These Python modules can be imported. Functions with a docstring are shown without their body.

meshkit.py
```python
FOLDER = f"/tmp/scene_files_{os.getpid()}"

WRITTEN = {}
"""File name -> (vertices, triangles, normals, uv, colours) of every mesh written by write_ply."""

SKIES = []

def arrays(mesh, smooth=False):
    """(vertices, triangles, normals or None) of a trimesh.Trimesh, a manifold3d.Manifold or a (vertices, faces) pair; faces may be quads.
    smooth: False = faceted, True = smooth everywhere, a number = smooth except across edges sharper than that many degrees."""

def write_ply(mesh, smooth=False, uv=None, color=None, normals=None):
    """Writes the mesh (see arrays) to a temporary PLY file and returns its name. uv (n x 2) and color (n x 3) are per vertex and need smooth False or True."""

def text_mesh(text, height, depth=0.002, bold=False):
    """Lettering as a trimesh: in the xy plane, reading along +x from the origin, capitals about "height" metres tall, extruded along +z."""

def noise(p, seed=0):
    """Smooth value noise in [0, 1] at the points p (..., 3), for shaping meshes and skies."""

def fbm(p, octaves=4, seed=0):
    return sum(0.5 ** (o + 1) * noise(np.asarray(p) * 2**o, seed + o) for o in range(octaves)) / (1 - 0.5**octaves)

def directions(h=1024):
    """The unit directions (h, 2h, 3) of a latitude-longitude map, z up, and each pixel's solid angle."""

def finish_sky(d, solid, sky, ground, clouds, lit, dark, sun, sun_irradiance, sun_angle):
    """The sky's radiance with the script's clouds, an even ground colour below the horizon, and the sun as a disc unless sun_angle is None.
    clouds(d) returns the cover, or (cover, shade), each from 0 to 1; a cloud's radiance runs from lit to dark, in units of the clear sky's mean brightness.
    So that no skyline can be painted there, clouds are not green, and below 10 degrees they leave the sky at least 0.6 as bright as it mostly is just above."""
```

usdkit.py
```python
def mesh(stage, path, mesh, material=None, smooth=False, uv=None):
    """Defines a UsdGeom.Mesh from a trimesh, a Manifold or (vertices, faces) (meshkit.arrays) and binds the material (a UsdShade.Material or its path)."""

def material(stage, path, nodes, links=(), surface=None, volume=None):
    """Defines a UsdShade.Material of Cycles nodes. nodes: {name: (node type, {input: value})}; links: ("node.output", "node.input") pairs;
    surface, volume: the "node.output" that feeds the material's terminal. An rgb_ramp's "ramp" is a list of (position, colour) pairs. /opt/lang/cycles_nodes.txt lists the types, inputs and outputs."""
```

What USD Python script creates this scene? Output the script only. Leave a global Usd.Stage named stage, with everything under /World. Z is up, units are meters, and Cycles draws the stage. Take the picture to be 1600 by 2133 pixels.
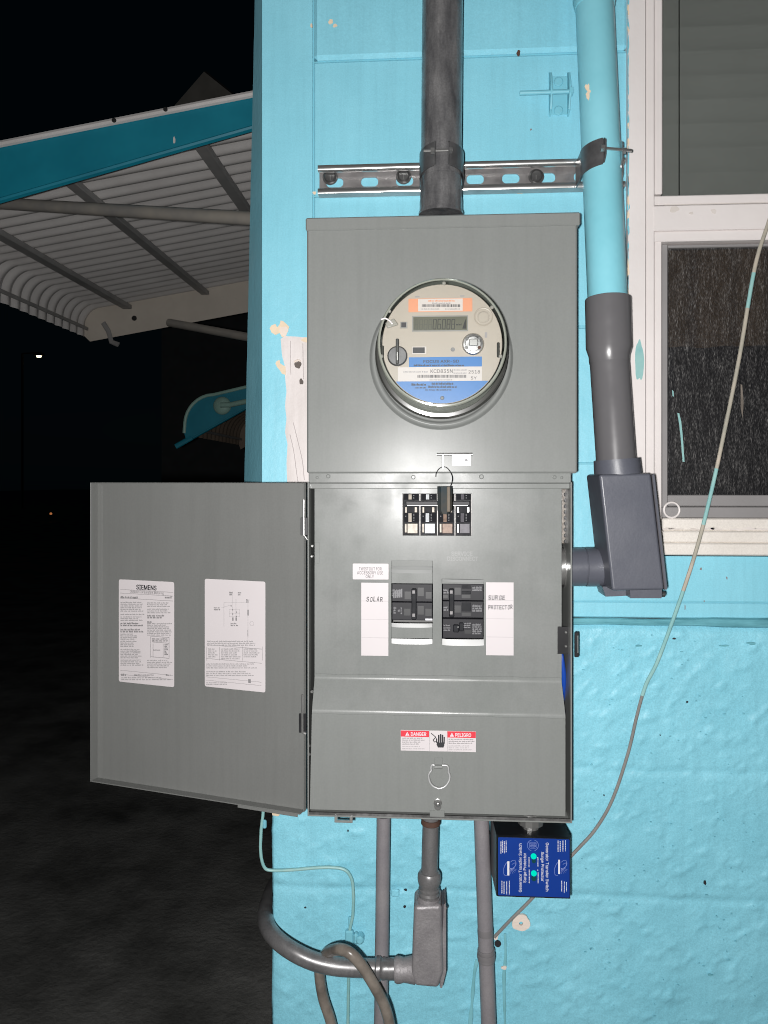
import math, random
import numpy as np
import trimesh
from shapely.geometry import Polygon, Point, box as sbox
from shapely import affinity
from shapely.ops import unary_union
from pxr import Usd, UsdGeom, UsdLux, UsdShade, Gf, Sdf
import usdkit, meshkit

random.seed(7)
RNG = np.random.default_rng(11)
stage = Usd.Stage.CreateInMemory()
UsdGeom.SetStageUpAxis(stage, "Z")
UsdGeom.SetStageMetersPerUnit(stage, 1.0)
UsdGeom.Xform.Define(stage, "/World")
UsdGeom.Scope.Define(stage, "/World/Looks")

# ------------------------------------------------------------------ camera, sky, lights, exposure
CAM = np.array([0.0, -1.27, 1.50])          # 1.27 m in front of the wall, whose face is the plane y = 0
YAW, FPX, HORIZON = math.atan(0.0625), 1600.0, 1000.0
FWD = np.array([-math.sin(YAW), math.cos(YAW), 0.0])
RGT = np.array([math.cos(YAW), math.sin(YAW), 0.0])
cam = UsdGeom.Camera.Define(stage, "/World/camera")
cam.CreateHorizontalApertureAttr(36.0)
cam.CreateFocalLengthAttr(36.0 * FPX / 1600.0)
cam.CreateVerticalApertureOffsetAttr((HORIZON - 1066.5) / 1600.0 * 36.0)
cam.CreateClippingRangeAttr(Gf.Vec2f(0.02, 500.0))
cam.CreateExposureAttr(0.0)
_m = Gf.Matrix4d(*RGT, 0, 0, 0, 1, 0, *(-FWD), 0, *CAM, 1)
cam.AddTransformOp().Set(_m)

SUN_EL, SUN_ROT = 0.55, math.radians(200)
dome = UsdLux.DomeLight.Define(stage, "/World/sky")
dome.GetPrim().SetCustomDataByKey("kind", "structure")
sky_mat = usdkit.material(stage, "/World/Looks/night_sky", {
    "s": ("sky_texture", {"sky_type": "single_scattering", "sun_disc": False, "sun_elevation": SUN_EL, "sun_rotation": SUN_ROT}),
    "m": ("mix", {"fac": 0.8, "color2": (0.7, 2.6, 3.6)}),
    "b": ("background_shader", {"strength": 0.0005})}, [("s.color", "m.color1"), ("m.color", "b.color")], surface="b.background")
UsdShade.MaterialBindingAPI.Apply(dome.GetPrim()).Bind(sky_mat)

moon = UsdLux.DistantLight.Define(stage, "/World/moon")      # a very weak moon: it is night
moon.CreateNormalizeAttr(True)
moon.CreateIntensityAttr(0.002)
moon.CreateAngleAttr(0.5)
moon.CreateColorAttr(Gf.Vec3f(1.0, 0.95, 0.88))
moon.AddRotateXYZOp().Set(Gf.Vec3f(90 - math.degrees(SUN_EL), 0, -math.degrees(SUN_ROT) + 180))

flash = UsdLux.SphereLight.Define(stage, "/World/flash_lamp")  # the lit flash lamp of the phone that took the picture
flash.CreateRadiusAttr(0.012)
flash.CreateNormalizeAttr(True)
flash.CreateIntensityAttr(29.5)
flash.CreateColorAttr(Gf.Vec3f(1.0, 0.98, 0.965))
flash.AddTranslateOp().Set(Gf.Vec3d(-0.038, -1.34, 1.487))

# ------------------------------------------------------------------ materials
def col(c):
    return tuple(float(x) for x in c)

MATS = {}
def mat(name, c, rough=0.5, metal=0.0, var=0.06, scale=9.0, bump=0.0, bscale=300.0, spec=0.5, c2=None, stretch=(1, 1, 1), coat=0.0, rvar=0.0, fine=0.0, streak=0.0):
    """paint, plastic or metal: two tones mixed by noise, a fine bump, roughness that varies a little"""
    if name in MATS:
        return MATS[name]
    c = np.array(c, float)
    lo, hi = (c * (1 - var), np.minimum(c * (1 + var), 0.95)) if c2 is None else (c, np.array(c2, float))
    nodes = {"g": ("geometry", {}), "m": ("mapping", {"scale": stretch}),
             "n": ("noise_texture", {"scale": scale, "detail": 6.0, "roughness": 0.62}),
             "r": ("rgb_ramp", {"ramp": [(0.3, col(lo)), (0.7, col(hi))]}),
             "p": ("principled_bsdf", {"roughness": rough, "metallic": metal, "specular_ior_level": spec, "coat_weight": coat})}
    links = [("g.position", "m.vector"), ("m.vector", "n.vector"), ("n.fac", "r.fac"), ("r.color", "p.base_color")]
    if fine > 0:
        nodes["n4"] = ("noise_texture", {"scale": 420.0, "detail": 3.0})
        nodes["r4"] = ("rgb_ramp", {"ramp": [(0.3, (1 - fine,) * 3), (0.7, (1 + fine,) * 3)]})
        nodes["x4"] = ("mix", {"mix_type": "multiply", "fac": 1.0})
        links[-1:] = [("g.position", "n4.vector"), ("n4.fac", "r4.fac"), ("r.color", "x4.color1"), ("r4.color", "x4.color2"), ("x4.color", "p.base_color")]
    if streak > 0:                                          # faint runs of old rain water and wiped dust
        nodes["m5"] = ("mapping", {"scale": (26, 26, 1.3)})
        nodes["n5"] = ("noise_texture", {"scale": 3.0, "detail": 5.0, "roughness": 0.65})
        nodes["r5"] = ("rgb_ramp", {"ramp": [(0.25, (1 - streak,) * 3), (0.5, (1, 1, 1)), (0.78, (1 + 0.6 * streak,) * 3)]})
        nodes["x5"] = ("mix", {"mix_type": "multiply", "fac": 1.0})
        src = links.pop()[0]
        links += [("g.position", "m5.vector"), ("m5.vector", "n5.vector"), ("n5.fac", "r5.fac"), (src, "x5.color1"), ("r5.color", "x5.color2"), ("x5.color", "p.base_color")]
    if bump > 0:
        nodes["n2"] = ("noise_texture", {"scale": bscale, "detail": 4.0, "roughness": 0.6})
        nodes["b"] = ("bump", {"strength": 1.0, "distance": bump})
        links += [("g.position", "n2.vector"), ("n2.fac", "b.height"), ("b.normal", "p.normal")]
    if rvar > 0:
        nodes["n3"] = ("noise_texture", {"scale": scale * 2.3, "detail": 5.0})
        nodes["r3"] = ("rgb_ramp", {"ramp": [(0.3, (max(rough - rvar, 0.03),) * 3), (0.7, (rough + rvar,) * 3)]})
        links += [("g.position", "n3.vector"), ("n3.fac", "r3.fac"), ("r3.color", "p.roughness")]
    MATS[name] = usdkit.material(stage, "/World/Looks/" + name, nodes, links, surface="p.BSDF")
    return MATS[name]

def emit(name, c, strength):
    return usdkit.material(stage, "/World/Looks/" + name, {"e": ("emission", {"color": col(c), "strength": strength})}, [], surface="e.emission")

def pane(name, tint, ior=1.45, rough=0.03, bump=0.0):
    nodes = {"t": ("transparent_bsdf", {"color": col(tint)}), "g": ("glossy_bsdf", {"color": (1, 1, 1), "roughness": rough}),
             "f": ("fresnel", {"IOR": ior}), "m": ("mix_closure", {})}
    links = [("f.fac", "m.fac"), ("t.BSDF", "m.closure1"), ("g.BSDF", "m.closure2")]
    MATS[name] = usdkit.material(stage, "/World/Looks/" + name, nodes, links, surface="m.closure")
    return MATS[name]

TURQ = (0.19, 0.53, 0.62)
mat("turquoise_siding", (0.222, 0.568, 0.69), 0.42, streak=0.07, c2=(0.262, 0.635, 0.765), scale=5, bump=0.0006, bscale=70, rvar=0.1, fine=0.05)
mat("turquoise_plaster", (0.205, 0.545, 0.665), 0.50, streak=0.06, c2=(0.262, 0.64, 0.77), scale=5, bump=0.0010, bscale=130, rvar=0.12, fine=0.10)
mat("turquoise_pipe", (0.20, 0.53, 0.62), 0.36, c2=(0.25, 0.61, 0.71), scale=9, bump=0.0003, bscale=120, rvar=0.1)
mat("turquoise_rail", (0.19, 0.50, 0.60), 0.4, var=0.1)
mat("turquoise_wire", (0.20, 0.44, 0.45), 0.45, c2=(0.32, 0.53, 0.50), scale=35)
mat("drip_stain", (0.15, 0.40, 0.44), 0.6, c2=(0.22, 0.53, 0.60), scale=30)
mat("patchy_teal_line", (0.07, 0.25, 0.30), 0.8, c2=(0.18, 0.5, 0.58), scale=30, stretch=(0.4, 1, 3))
mat("teal_dark", (0.004, 0.20, 0.29), 0.5, c2=(0.008, 0.25, 0.35), scale=8, fine=0.05)
mat("awning_white", (0.60, 0.575, 0.56), 0.55, c2=(0.70, 0.675, 0.66), scale=6, fine=0.08)
mat("awning_beige", (0.52, 0.47, 0.41), 0.55, c2=(0.60, 0.55, 0.48), scale=6, fine=0.05)
mat("awning_bar", (0.29, 0.285, 0.28), 0.5, var=0.15, scale=10)
mat("awning_pole", (0.27, 0.26, 0.25), 0.4, metal=0.2, c2=(0.40, 0.37, 0.32), scale=9)
mat("pale_teal", (0.32, 0.52, 0.45), 0.5, var=0.12, scale=12)
mat("brown_pan", (0.22, 0.17, 0.13), 0.6, var=0.15)
mat("bare_wood", (0.58, 0.53, 0.51), 0.62, c2=(0.74, 0.69, 0.68), scale=12, stretch=(3, 1, 0.35), bump=0.0012, bscale=45)
mat("wood_grain_crack", (0.36, 0.32, 0.32), 0.8)
mat("cream_primer", (0.74, 0.60, 0.44), 0.7, var=0.08, scale=25, bump=0.0008, bscale=90)
mat("white_putty", (0.76, 0.66, 0.58), 0.75, var=0.08, scale=30, bump=0.001, bscale=120)
mat("window_white", (0.70, 0.655, 0.64), 0.38, c2=(0.77, 0.725, 0.71), scale=5, bump=0.0004, bscale=60, rvar=0.08)
mat("window_grime", (0.50, 0.45, 0.40), 0.7, c2=(0.72, 0.67, 0.64), scale=14, stretch=(0.5, 1, 2))
mat("window_grey", (0.30, 0.29, 0.29), 0.4, metal=0.2, var=0.08)
mat("sill_white", (0.70, 0.655, 0.60), 0.45, c2=(0.78, 0.74, 0.69), scale=7, bump=0.0006, bscale=60, fine=0.06)
mat("blind_vinyl", (0.43, 0.43, 0.42), 0.5, c2=(0.48, 0.48, 0.47), scale=4)
mat("blind_cord", (0.10, 0.10, 0.10), 0.7)
mat("backing_brown", (0.42, 0.27, 0.15), 0.8, c2=(0.56, 0.38, 0.23), scale=14)  # brown of the sheet that stands in for interior wood
mat("room_brown", (0.10, 0.07, 0.045), 0.7, c2=(0.20, 0.15, 0.10), scale=3)
mat("cabinet_grey", (0.202, 0.212, 0.204), 0.28, spec=0.16, streak=0.05, c2=(0.220, 0.229, 0.222), scale=4, bump=0.00003, bscale=900, rvar=0.04, fine=0.03)
mat("cabinet_grey_dull", (0.200, 0.212, 0.204), 0.28, spec=0.22, streak=0.06, c2=(0.228, 0.236, 0.230), scale=9, bump=0.00004, bscale=900, rvar=0.09, fine=0.04)
mat("cabinet_inside", (0.12, 0.12, 0.118), 0.5, metal=0.3, var=0.15)
mat("door_inside", (0.152, 0.156, 0.150), 0.45, streak=0.06, c2=(0.168, 0.172, 0.166), scale=4, bump=0.00004, bscale=900, fine=0.04)
mat("pale_emboss", (0.255, 0.262, 0.258), 0.3, spec=0.3)  # paler grey stands in for edge light on the raised letters
mat("lip_edge", (0.26, 0.268, 0.264), 0.3, spec=0.45)
mat("divider_steel", (0.16, 0.155, 0.15), 0.4, metal=0.3, var=0.3, scale=70)
mat("pull_zinc", (0.40, 0.405, 0.405), 0.25, metal=0.2, var=0.15, scale=60)
mat("ring_zinc", (0.42, 0.42, 0.41), 0.22, metal=0.35, var=0.15, scale=60)
mat("zinc", (0.48, 0.48, 0.48), 0.32, metal=0.9, var=0.2, scale=25, rvar=0.12)
mat("zinc_bright", (0.55, 0.55, 0.54), 0.26, metal=0.85, var=0.1, scale=30)
mat("strap_steel", (0.12, 0.12, 0.123), 0.3, metal=0.5, var=0.3, scale=40)
mat("galvanised_dark", (0.075, 0.075, 0.08), 0.25, metal=0.3, c2=(0.21, 0.208, 0.21), scale=30, stretch=(2, 2, 0.5), rvar=0.14, fine=0.15)
mat("galvanised", (0.14, 0.138, 0.142), 0.36, metal=0.4, c2=(0.25, 0.245, 0.245), scale=14, stretch=(2, 2, 0.6), rvar=0.12, fine=0.1)
mat("cast_metal", (0.19, 0.18, 0.188), 0.5, metal=0.25, c2=(0.285, 0.272, 0.278), scale=18, bump=0.0008, bscale=220, rvar=0.1, fine=0.1)
mat("strut_steel", (0.30, 0.29, 0.29), 0.36, metal=0.7, c2=(0.44, 0.42, 0.42), scale=16, rvar=0.1)
mat("black_steel", (0.022, 0.022, 0.024), 0.35, metal=0.3, var=0.3, scale=30)
mat("bolt_head", (0.14, 0.14, 0.14), 0.34, metal=0.7, var=0.3, scale=60)
mat("pvc_grey", (0.086, 0.091, 0.112), 0.36, c2=(0.098, 0.103, 0.126), scale=8, bump=0.0002, bscale=160, rvar=0.07, fine=0.05)
mat("pvc_conduit", (0.115, 0.112, 0.118), 0.27, c2=(0.135, 0.132, 0.137), scale=10, stretch=(1, 1, 0.4), rvar=0.08)
mat("pvc_old", (0.19, 0.178, 0.192), 0.5, c2=(0.245, 0.232, 0.24), scale=16, bump=0.0003, bscale=160, fine=0.06)
mat("pvc_ring", (0.18, 0.172, 0.178), 0.5, var=0.1)
mat("pvc_gasket", (0.055, 0.052, 0.06), 0.6)
mat("hose_tan", (0.105, 0.09, 0.078), 0.34, c2=(0.27, 0.235, 0.20), scale=26, rvar=0.1)
mat("nail_rust", (0.12, 0.10, 0.09), 0.8, var=0.3, scale=80)
mat("rust", (0.075, 0.038, 0.026), 0.8, var=0.3, scale=60)
mat("meter_face", (0.33, 0.295, 0.25), 0.45, var=0.03, scale=10)
mat("meter_body", (0.20, 0.20, 0.19), 0.4, var=0.1)
mat("meter_dark", (0.045, 0.046, 0.045), 0.3, var=0.1)
mat("meter_rim", (0.045, 0.046, 0.042), 0.2, var=0.1)
mat("lcd_glass", (0.085, 0.088, 0.066), 0.3, c2=(0.11, 0.112, 0.085), scale=30)
mat("lcd_ink", (0.008, 0.009, 0.008), 0.4)
mat("lcd_ghost", (0.055, 0.058, 0.045), 0.4)
mat("label_orange", (0.55, 0.235, 0.13), 0.45, var=0.03)
mat("meter_label_white", (0.47, 0.435, 0.415), 0.5, var=0.02)
mat("label_blue", (0.014, 0.125, 0.35), 0.4, var=0.03)
mat("label_white", (0.605, 0.565, 0.575), 0.5, var=0.02, scale=12)
mat("label_red", (0.66, 0.035, 0.055), 0.45, var=0.03)
mat("ink", (0.02, 0.02, 0.024), 0.5)
mat("ink_grey", (0.36, 0.345, 0.35), 0.5)
mat("ink_mid", (0.24, 0.23, 0.235), 0.5)
mat("rule_line", (0.46, 0.43, 0.44), 0.5)
mat("ink_white", (0.66, 0.66, 0.70), 0.5)
mat("ink_pale", (0.26, 0.32, 0.60), 0.5)
mat("breaker_black", (0.014, 0.015, 0.018), 0.5, var=0.2, scale=40, spec=0.15, rvar=0.08)
mat("breaker_charcoal", (0.017, 0.017, 0.021), 0.45, var=0.15, scale=40, spec=0.25)
mat("breaker_print", (0.17, 0.17, 0.18), 0.5)
mat("tin_label_cream", (0.46, 0.415, 0.355), 0.5, metal=0.1, var=0.25, scale=160)
mat("tin_label_white", (0.60, 0.63, 0.65), 0.5, metal=0.1, var=0.2, scale=160)
mat("tin_label_tan", (0.24, 0.165, 0.125), 0.5, metal=0.1, var=0.3, scale=200)
mat("tin_label_grey", (0.105, 0.10, 0.115), 0.5, metal=0.1, var=0.25, scale=160)
mat("lock_brown", (0.045, 0.040, 0.032), 0.6, spec=0.2, c2=(0.016, 0.028, 0.034), scale=40)
mat("lock_brass", (0.11, 0.085, 0.06), 0.6, metal=0.1, var=0.2, scale=50)
mat("surge_black", (0.008, 0.009, 0.011), 0.4)
mat("surge_blue", (0.004, 0.035, 0.235), 0.35, var=0.05)
mat("blue_wire", (0.01, 0.06, 0.36), 0.35)
mat("led_off", (0.004, 0.05, 0.06), 0.3)
mat("wire_grey", (0.20, 0.19, 0.18), 0.5, c2=(0.26, 0.25, 0.235), scale=40)
mat("wire_beige", (0.30, 0.30, 0.25), 0.5, c2=(0.52, 0.45, 0.37), scale=28)
mat("ground_soil", (0.026, 0.027, 0.025), 0.95, c2=(0.20, 0.20, 0.19), scale=2.6, bump=0.006, bscale=45, fine=0.3)
mat("ground_slab", (0.055, 0.052, 0.048), 0.9, c2=(0.15, 0.14, 0.13), scale=3.5, bump=0.012, bscale=18, fine=0.2)
mat("shed_roof", (0.44, 0.42, 0.38), 0.8, var=0.15, scale=6)
mat("neighbour_boards", (0.036, 0.04, 0.042), 0.9, var=0.2)
mat("dark_boards", (0.03, 0.03, 0.03), 0.9, var=0.2)
mat("post_dark", (0.012, 0.012, 0.012), 0.7)
emit("led_green", (0.0, 0.86, 0.62), 0.95)
emit("street_glow", (1.0, 0.86, 0.50), 3.0)
emit("path_glow", (1.0, 0.35, 0.12), 0.35)
pane("window_glass", (0.715, 0.73, 0.72), 1.35, 0.12)
pane("window_glass_lower", (0.86, 0.86, 0.84), 1.4, 0.1)
pane("meter_glass", (0.95, 0.96, 0.95), 1.5, 0.035)
MATS["clear_wall"] = usdkit.material(stage, "/World/Looks/clear_wall", {"t": ("transparent_bsdf", {"color": (0.9, 0.92, 0.88)}), "p": ("principled_bsdf", {"base_color": (0.22, 0.235, 0.20), "roughness": 0.15}), "c": ("mix_closure", {"fac": 0.4})},
    [("t.BSDF", "c.closure1"), ("p.BSDF", "c.closure2")], surface="c.closure")
MATS["clear_glint"] = usdkit.material(stage, "/World/Looks/clear_glint", {"t": ("transparent_bsdf", {"color": (0.95, 0.96, 0.94)}), "p": ("principled_bsdf", {"base_color": (0.42, 0.41, 0.38), "roughness": 0.1, "coat_weight": 1.0}), "c": ("mix_closure", {"fac": 0.5})},
    [("t.BSDF", "c.closure1"), ("p.BSDF", "c.closure2")], surface="c.closure")  # pale glossy clear material for the added glints on the meter cover
MATS["clear_rim"] = usdkit.material(stage, "/World/Looks/clear_rim", {"t": ("transparent_bsdf", {"color": (0.9, 0.92, 0.88)}), "p": ("principled_bsdf", {"base_color": (0.33, 0.345, 0.30), "roughness": 0.12}), "c": ("mix_closure", {"fac": 0.62})},
    [("t.BSDF", "c.closure1"), ("p.BSDF", "c.closure2")], surface="c.closure")
# the insect screen: fine dark weave that is part opaque, flash highlights on the mesh painted in as pale vertical streaks
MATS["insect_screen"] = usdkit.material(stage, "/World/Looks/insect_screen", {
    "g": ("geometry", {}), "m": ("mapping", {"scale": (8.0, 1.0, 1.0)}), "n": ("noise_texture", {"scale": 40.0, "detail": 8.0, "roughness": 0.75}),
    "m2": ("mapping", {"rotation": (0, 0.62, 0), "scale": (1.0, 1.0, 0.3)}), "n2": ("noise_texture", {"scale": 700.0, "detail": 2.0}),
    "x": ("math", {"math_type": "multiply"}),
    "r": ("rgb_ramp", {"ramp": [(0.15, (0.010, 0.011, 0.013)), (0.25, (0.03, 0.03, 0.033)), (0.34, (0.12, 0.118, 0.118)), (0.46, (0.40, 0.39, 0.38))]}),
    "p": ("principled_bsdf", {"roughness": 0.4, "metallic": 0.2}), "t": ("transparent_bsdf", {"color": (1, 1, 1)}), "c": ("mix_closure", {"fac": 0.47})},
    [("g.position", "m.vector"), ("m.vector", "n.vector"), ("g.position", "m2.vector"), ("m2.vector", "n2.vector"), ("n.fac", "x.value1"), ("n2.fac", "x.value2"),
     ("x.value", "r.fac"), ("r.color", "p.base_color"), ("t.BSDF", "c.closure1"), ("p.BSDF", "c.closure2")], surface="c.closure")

# ------------------------------------------------------------------ scene tree helpers
BASE = {}
USED = {}
def numbered(parent, name):
    k = USED.get((parent, name), 0)
    USED[(parent, name)] = k + 1
    return f"{parent}/{name}" + (f"_{k:03d}" if k else "")

def tag(prim, label=None, cat=None, group=None, kind=None):
    for k, v in (("label", label), ("category", cat), ("group", group), ("kind", kind)):
        if v:
            prim.SetCustomDataByKey(k, v)

def thing(name, label, cat, base, group=None, kind=None):
    path = numbered("/World", name)
    x = UsdGeom.Xform.Define(stage, path)
    x.AddTranslateOp().Set(Gf.Vec3d(*map(float, base)))
    tag(x.GetPrim(), label, cat, group, kind)
    BASE[path] = np.array(base, float)
    return path

def top_of(path):
    return "/".join(path.split("/")[:3])

def part(parent, name, mesh, m, label=None, smooth=30, kind=None):
    path = numbered(parent, name)
    v, f, n = meshkit.arrays(mesh, False)
    mm = trimesh.Trimesh(v - BASE.get(top_of(parent), np.zeros(3)), f, process=False)
    if smooth:
        mm.merge_vertices()
    p = usdkit.mesh(stage, path, mm, MATS[m] if m in MATS else "/World/Looks/" + m, smooth=smooth)
    tag(p.GetPrim(), label=label, kind=kind)
    return path

def solo(name, mesh, m, label=None, cat=None, group=None, kind=None, smooth=30):
    path = numbered("/World", name)
    v, f, n = meshkit.arrays(mesh, False)
    mm = trimesh.Trimesh(v, f, process=False)
    mm.merge_vertices()
    p = usdkit.mesh(stage, path, mm, MATS[m] if m in MATS else "/World/Looks/" + m, smooth=smooth)
    tag(p.GetPrim(), label, cat, group, kind)
    return path

cat_ = trimesh.util.concatenate

# ------------------------------------------------------------------ geometry helpers
def ray(px, py):
    return FWD + RGT * (px - 800.0) / FPX + np.array([0, 0, 1.0]) * (HORIZON - py) / FPX

def at(px, py, Y):
    """where the line of sight of a picture point meets the plane y = Y"""
    d = ray(px, py)
    return CAM + d * ((Y - CAM[1]) / d[1])

class Frame:
    """a flat face: u to the right, v up, w out of it"""
    def __init__(s, o, u, v):
        s.o, s.u, s.v = np.array(o, float), np.array(u, float), np.array(v, float)
        s.u /= np.linalg.norm(s.u); s.v /= np.linalg.norm(s.v)
        s.w = np.cross(s.u, s.v)
    def p(s, u, v, w=0.0):
        return s.o + s.u * u + s.v * v + s.w * w
    def place(s, mesh):
        m = mesh.copy()
        M = np.eye(4); M[:3, 0], M[:3, 1], M[:3, 2], M[:3, 3] = s.u, s.v, s.w, s.o
        m.apply_transform(M)
        return m
    def uv(s, px, py):
        d = ray(px, py)
        t = np.dot(s.o - CAM, s.w) / np.dot(d, s.w)
        q = CAM + d * t - s.o
        return np.array([q @ s.u, q @ s.v])
    def scale(s, px, py):
        return np.linalg.norm(s.uv(px + 0.5, py) - s.uv(px - 0.5, py))
    def rect(s, x0, y0, x1, y1):
        xc, yc = (x0 + x1) / 2, (y0 + y1) / 2
        u0, u1, v1, v0 = s.uv(x0, yc)[0], s.uv(x1, yc)[0], s.uv(xc, y0)[1], s.uv(xc, y1)[1]
        return u0, v0, u1, v1

def F(Y):
    return Frame((0, Y, 0), (1, 0, 0), (0, 0, 1))

def cbox(a, b, c=0.0):
    """a box from corner a to corner b, edges chamfered by c"""
    a, b = np.minimum(a, b).astype(float), np.maximum(a, b).astype(float)
    if c <= 0:
        m = trimesh.creation.box(b - a); m.apply_translation((a + b) / 2); return m
    c = min(c, 0.45 * (b - a).min())
    pts = []
    for k in range(3):
        lo, hi = a + c, b - c
        lo[k], hi[k] = a[k], b[k]
        pts += [[(lo, hi)[i][0], (lo, hi)[j][1], (lo, hi)[l][2]] for i in (0, 1) for j in (0, 1) for l in (0, 1)]
    return trimesh.convex.convex_hull(np.array(pts))

def rectp(fr, x0, y0, x1, y1, w0, t, c=0.0):
    u0, v0, u1, v1 = fr.rect(x0, y0, x1, y1)
    return fr.place(cbox((u0, v0, w0), (u1, v1, w0 + t), c))

def shape(fr, poly, w0, t):
    gs = getattr(poly, "geoms", [poly])
    out = []
    for g in gs:
        if g.is_empty or g.area <= 0: continue
        m = trimesh.creation.extrude_polygon(g, t, engine="earcut")
        m.apply_translation((0, 0, w0)); out.append(m)
    return fr.place(cat_(out))

def upoly(fr, pts):
    return Polygon([fr.uv(*p) for p in pts])

def urect(fr, x0, y0, x1, y1, r=0.0):
    u0, v0, u1, v1 = fr.rect(x0, y0, x1, y1)
    b = sbox(u0, v0, u1, v1)
    return b if r <= 0 else sbox(u0 + r, v0 + r, u1 - r, v1 - r).buffer(r, quad_segs=5)

def revolve(fr, uv, prof, n=48):
    m = trimesh.creation.revolve(np.array(prof, float), sections=n)
    m.apply_translation((uv[0], uv[1], 0))
    return fr.place(m)

def disc(fr, px, py, r, w0, t, n=24, c=0.0):
    c = min(c, r * 0.4, t * 0.5)
    prof = [(0, w0), (r, w0), (r, w0 + t - c), (r - c, w0 + t), (0, w0 + t)] if c > 0 else [(0, w0), (r, w0), (r, w0 + t), (0, w0 + t)]
    return revolve(fr, fr.uv(px, py), prof, n)

def text(fr, s, px, py, h_px, bold=False, w=0.0003, t=0.0003, align="l", width_px=None, rot=0, shear=0.0):
    """lettering whose baseline starts (or is centred) at the picture point; h_px is the capitals' height there"""
    k = fr.scale(px, py)
    m = meshkit.text_mesh(s, h_px * k, t, bold)
    x0, x1 = m.bounds[0, 0], m.bounds[1, 0]
    m.apply_translation((-x0 if align == "l" else -(x0 + x1) / 2, 0, w))
    if width_px:
        m.apply_transform(np.diag([width_px * k / (x1 - x0), 1, 1, 1]))
    if shear:
        S = np.eye(4); S[0, 1] = shear; m.apply_transform(S)
    if rot:
        m.apply_transform(trimesh.transformations.rotation_matrix(math.radians(rot), (0, 0, 1)))
    u, v = fr.uv(px, py)
    m.apply_translation((u, v, 0))
    return fr.place(m)

def print_lines(fr, x0, y0, x1, n, step, h=2.0, w=0.0003, t=0.0002, fill=1.0, rng=random):
    """rows of words too small to read: each word a few uneven little strokes"""
    out = []
    for i in range(n):
        y = y0 + i * step
        x, end = x0, x0 + (x1 - x0) * min(1.0, fill * rng.uniform(0.72, 1.0))
        while x < end - 1:
            word = min(rng.uniform(3, 9), end - x)
            q = x
            while q < x + word - 0.4:
                lw = rng.uniform(0.7, 1.7)
                hh = h * rng.choice((0.7, 0.7, 1.0))
                u0, v0 = fr.uv(q, y); k = fr.scale(q, y)
                out.append(sbox(u0, v0, u0 + lw * k * 0.82, v0 + hh * k))
                q += lw
            x += word + rng.uniform(1.0, 1.6)
    return cat_([shape(fr, g, w, t) for g in out])

def bars(fr, x0, y0, x1, y1, w=0.0003, t=0.0002, rng=random):
    out, x = [], x0
    while x < x1:
        a = rng.uniform(0.6, 1.8)
        out.append(rectp(fr, x, y0, min(x + a, x1), y1, w, t)); x += a + rng.uniform(0.6, 1.4)
    return cat_(out)

def smooth_path(pts, n=60):
    """Catmull-Rom through the points"""
    P = np.array(pts, float)
    P = np.vstack([2 * P[0] - P[1], P, 2 * P[-1] - P[-2]])
    seg = len(P) - 3
    out = []
    for t in np.linspace(0, seg - 1e-9, n):
        i = int(t); f = t - i
        a, b, c, d = P[i], P[i + 1], P[i + 2], P[i + 3]
        out.append(0.5 * (2 * b + (c - a) * f + (2 * a - 5 * b + 4 * c - d) * f * f + (3 * b - a - 3 * c + d) * f ** 3))
    return np.array(out)

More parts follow.
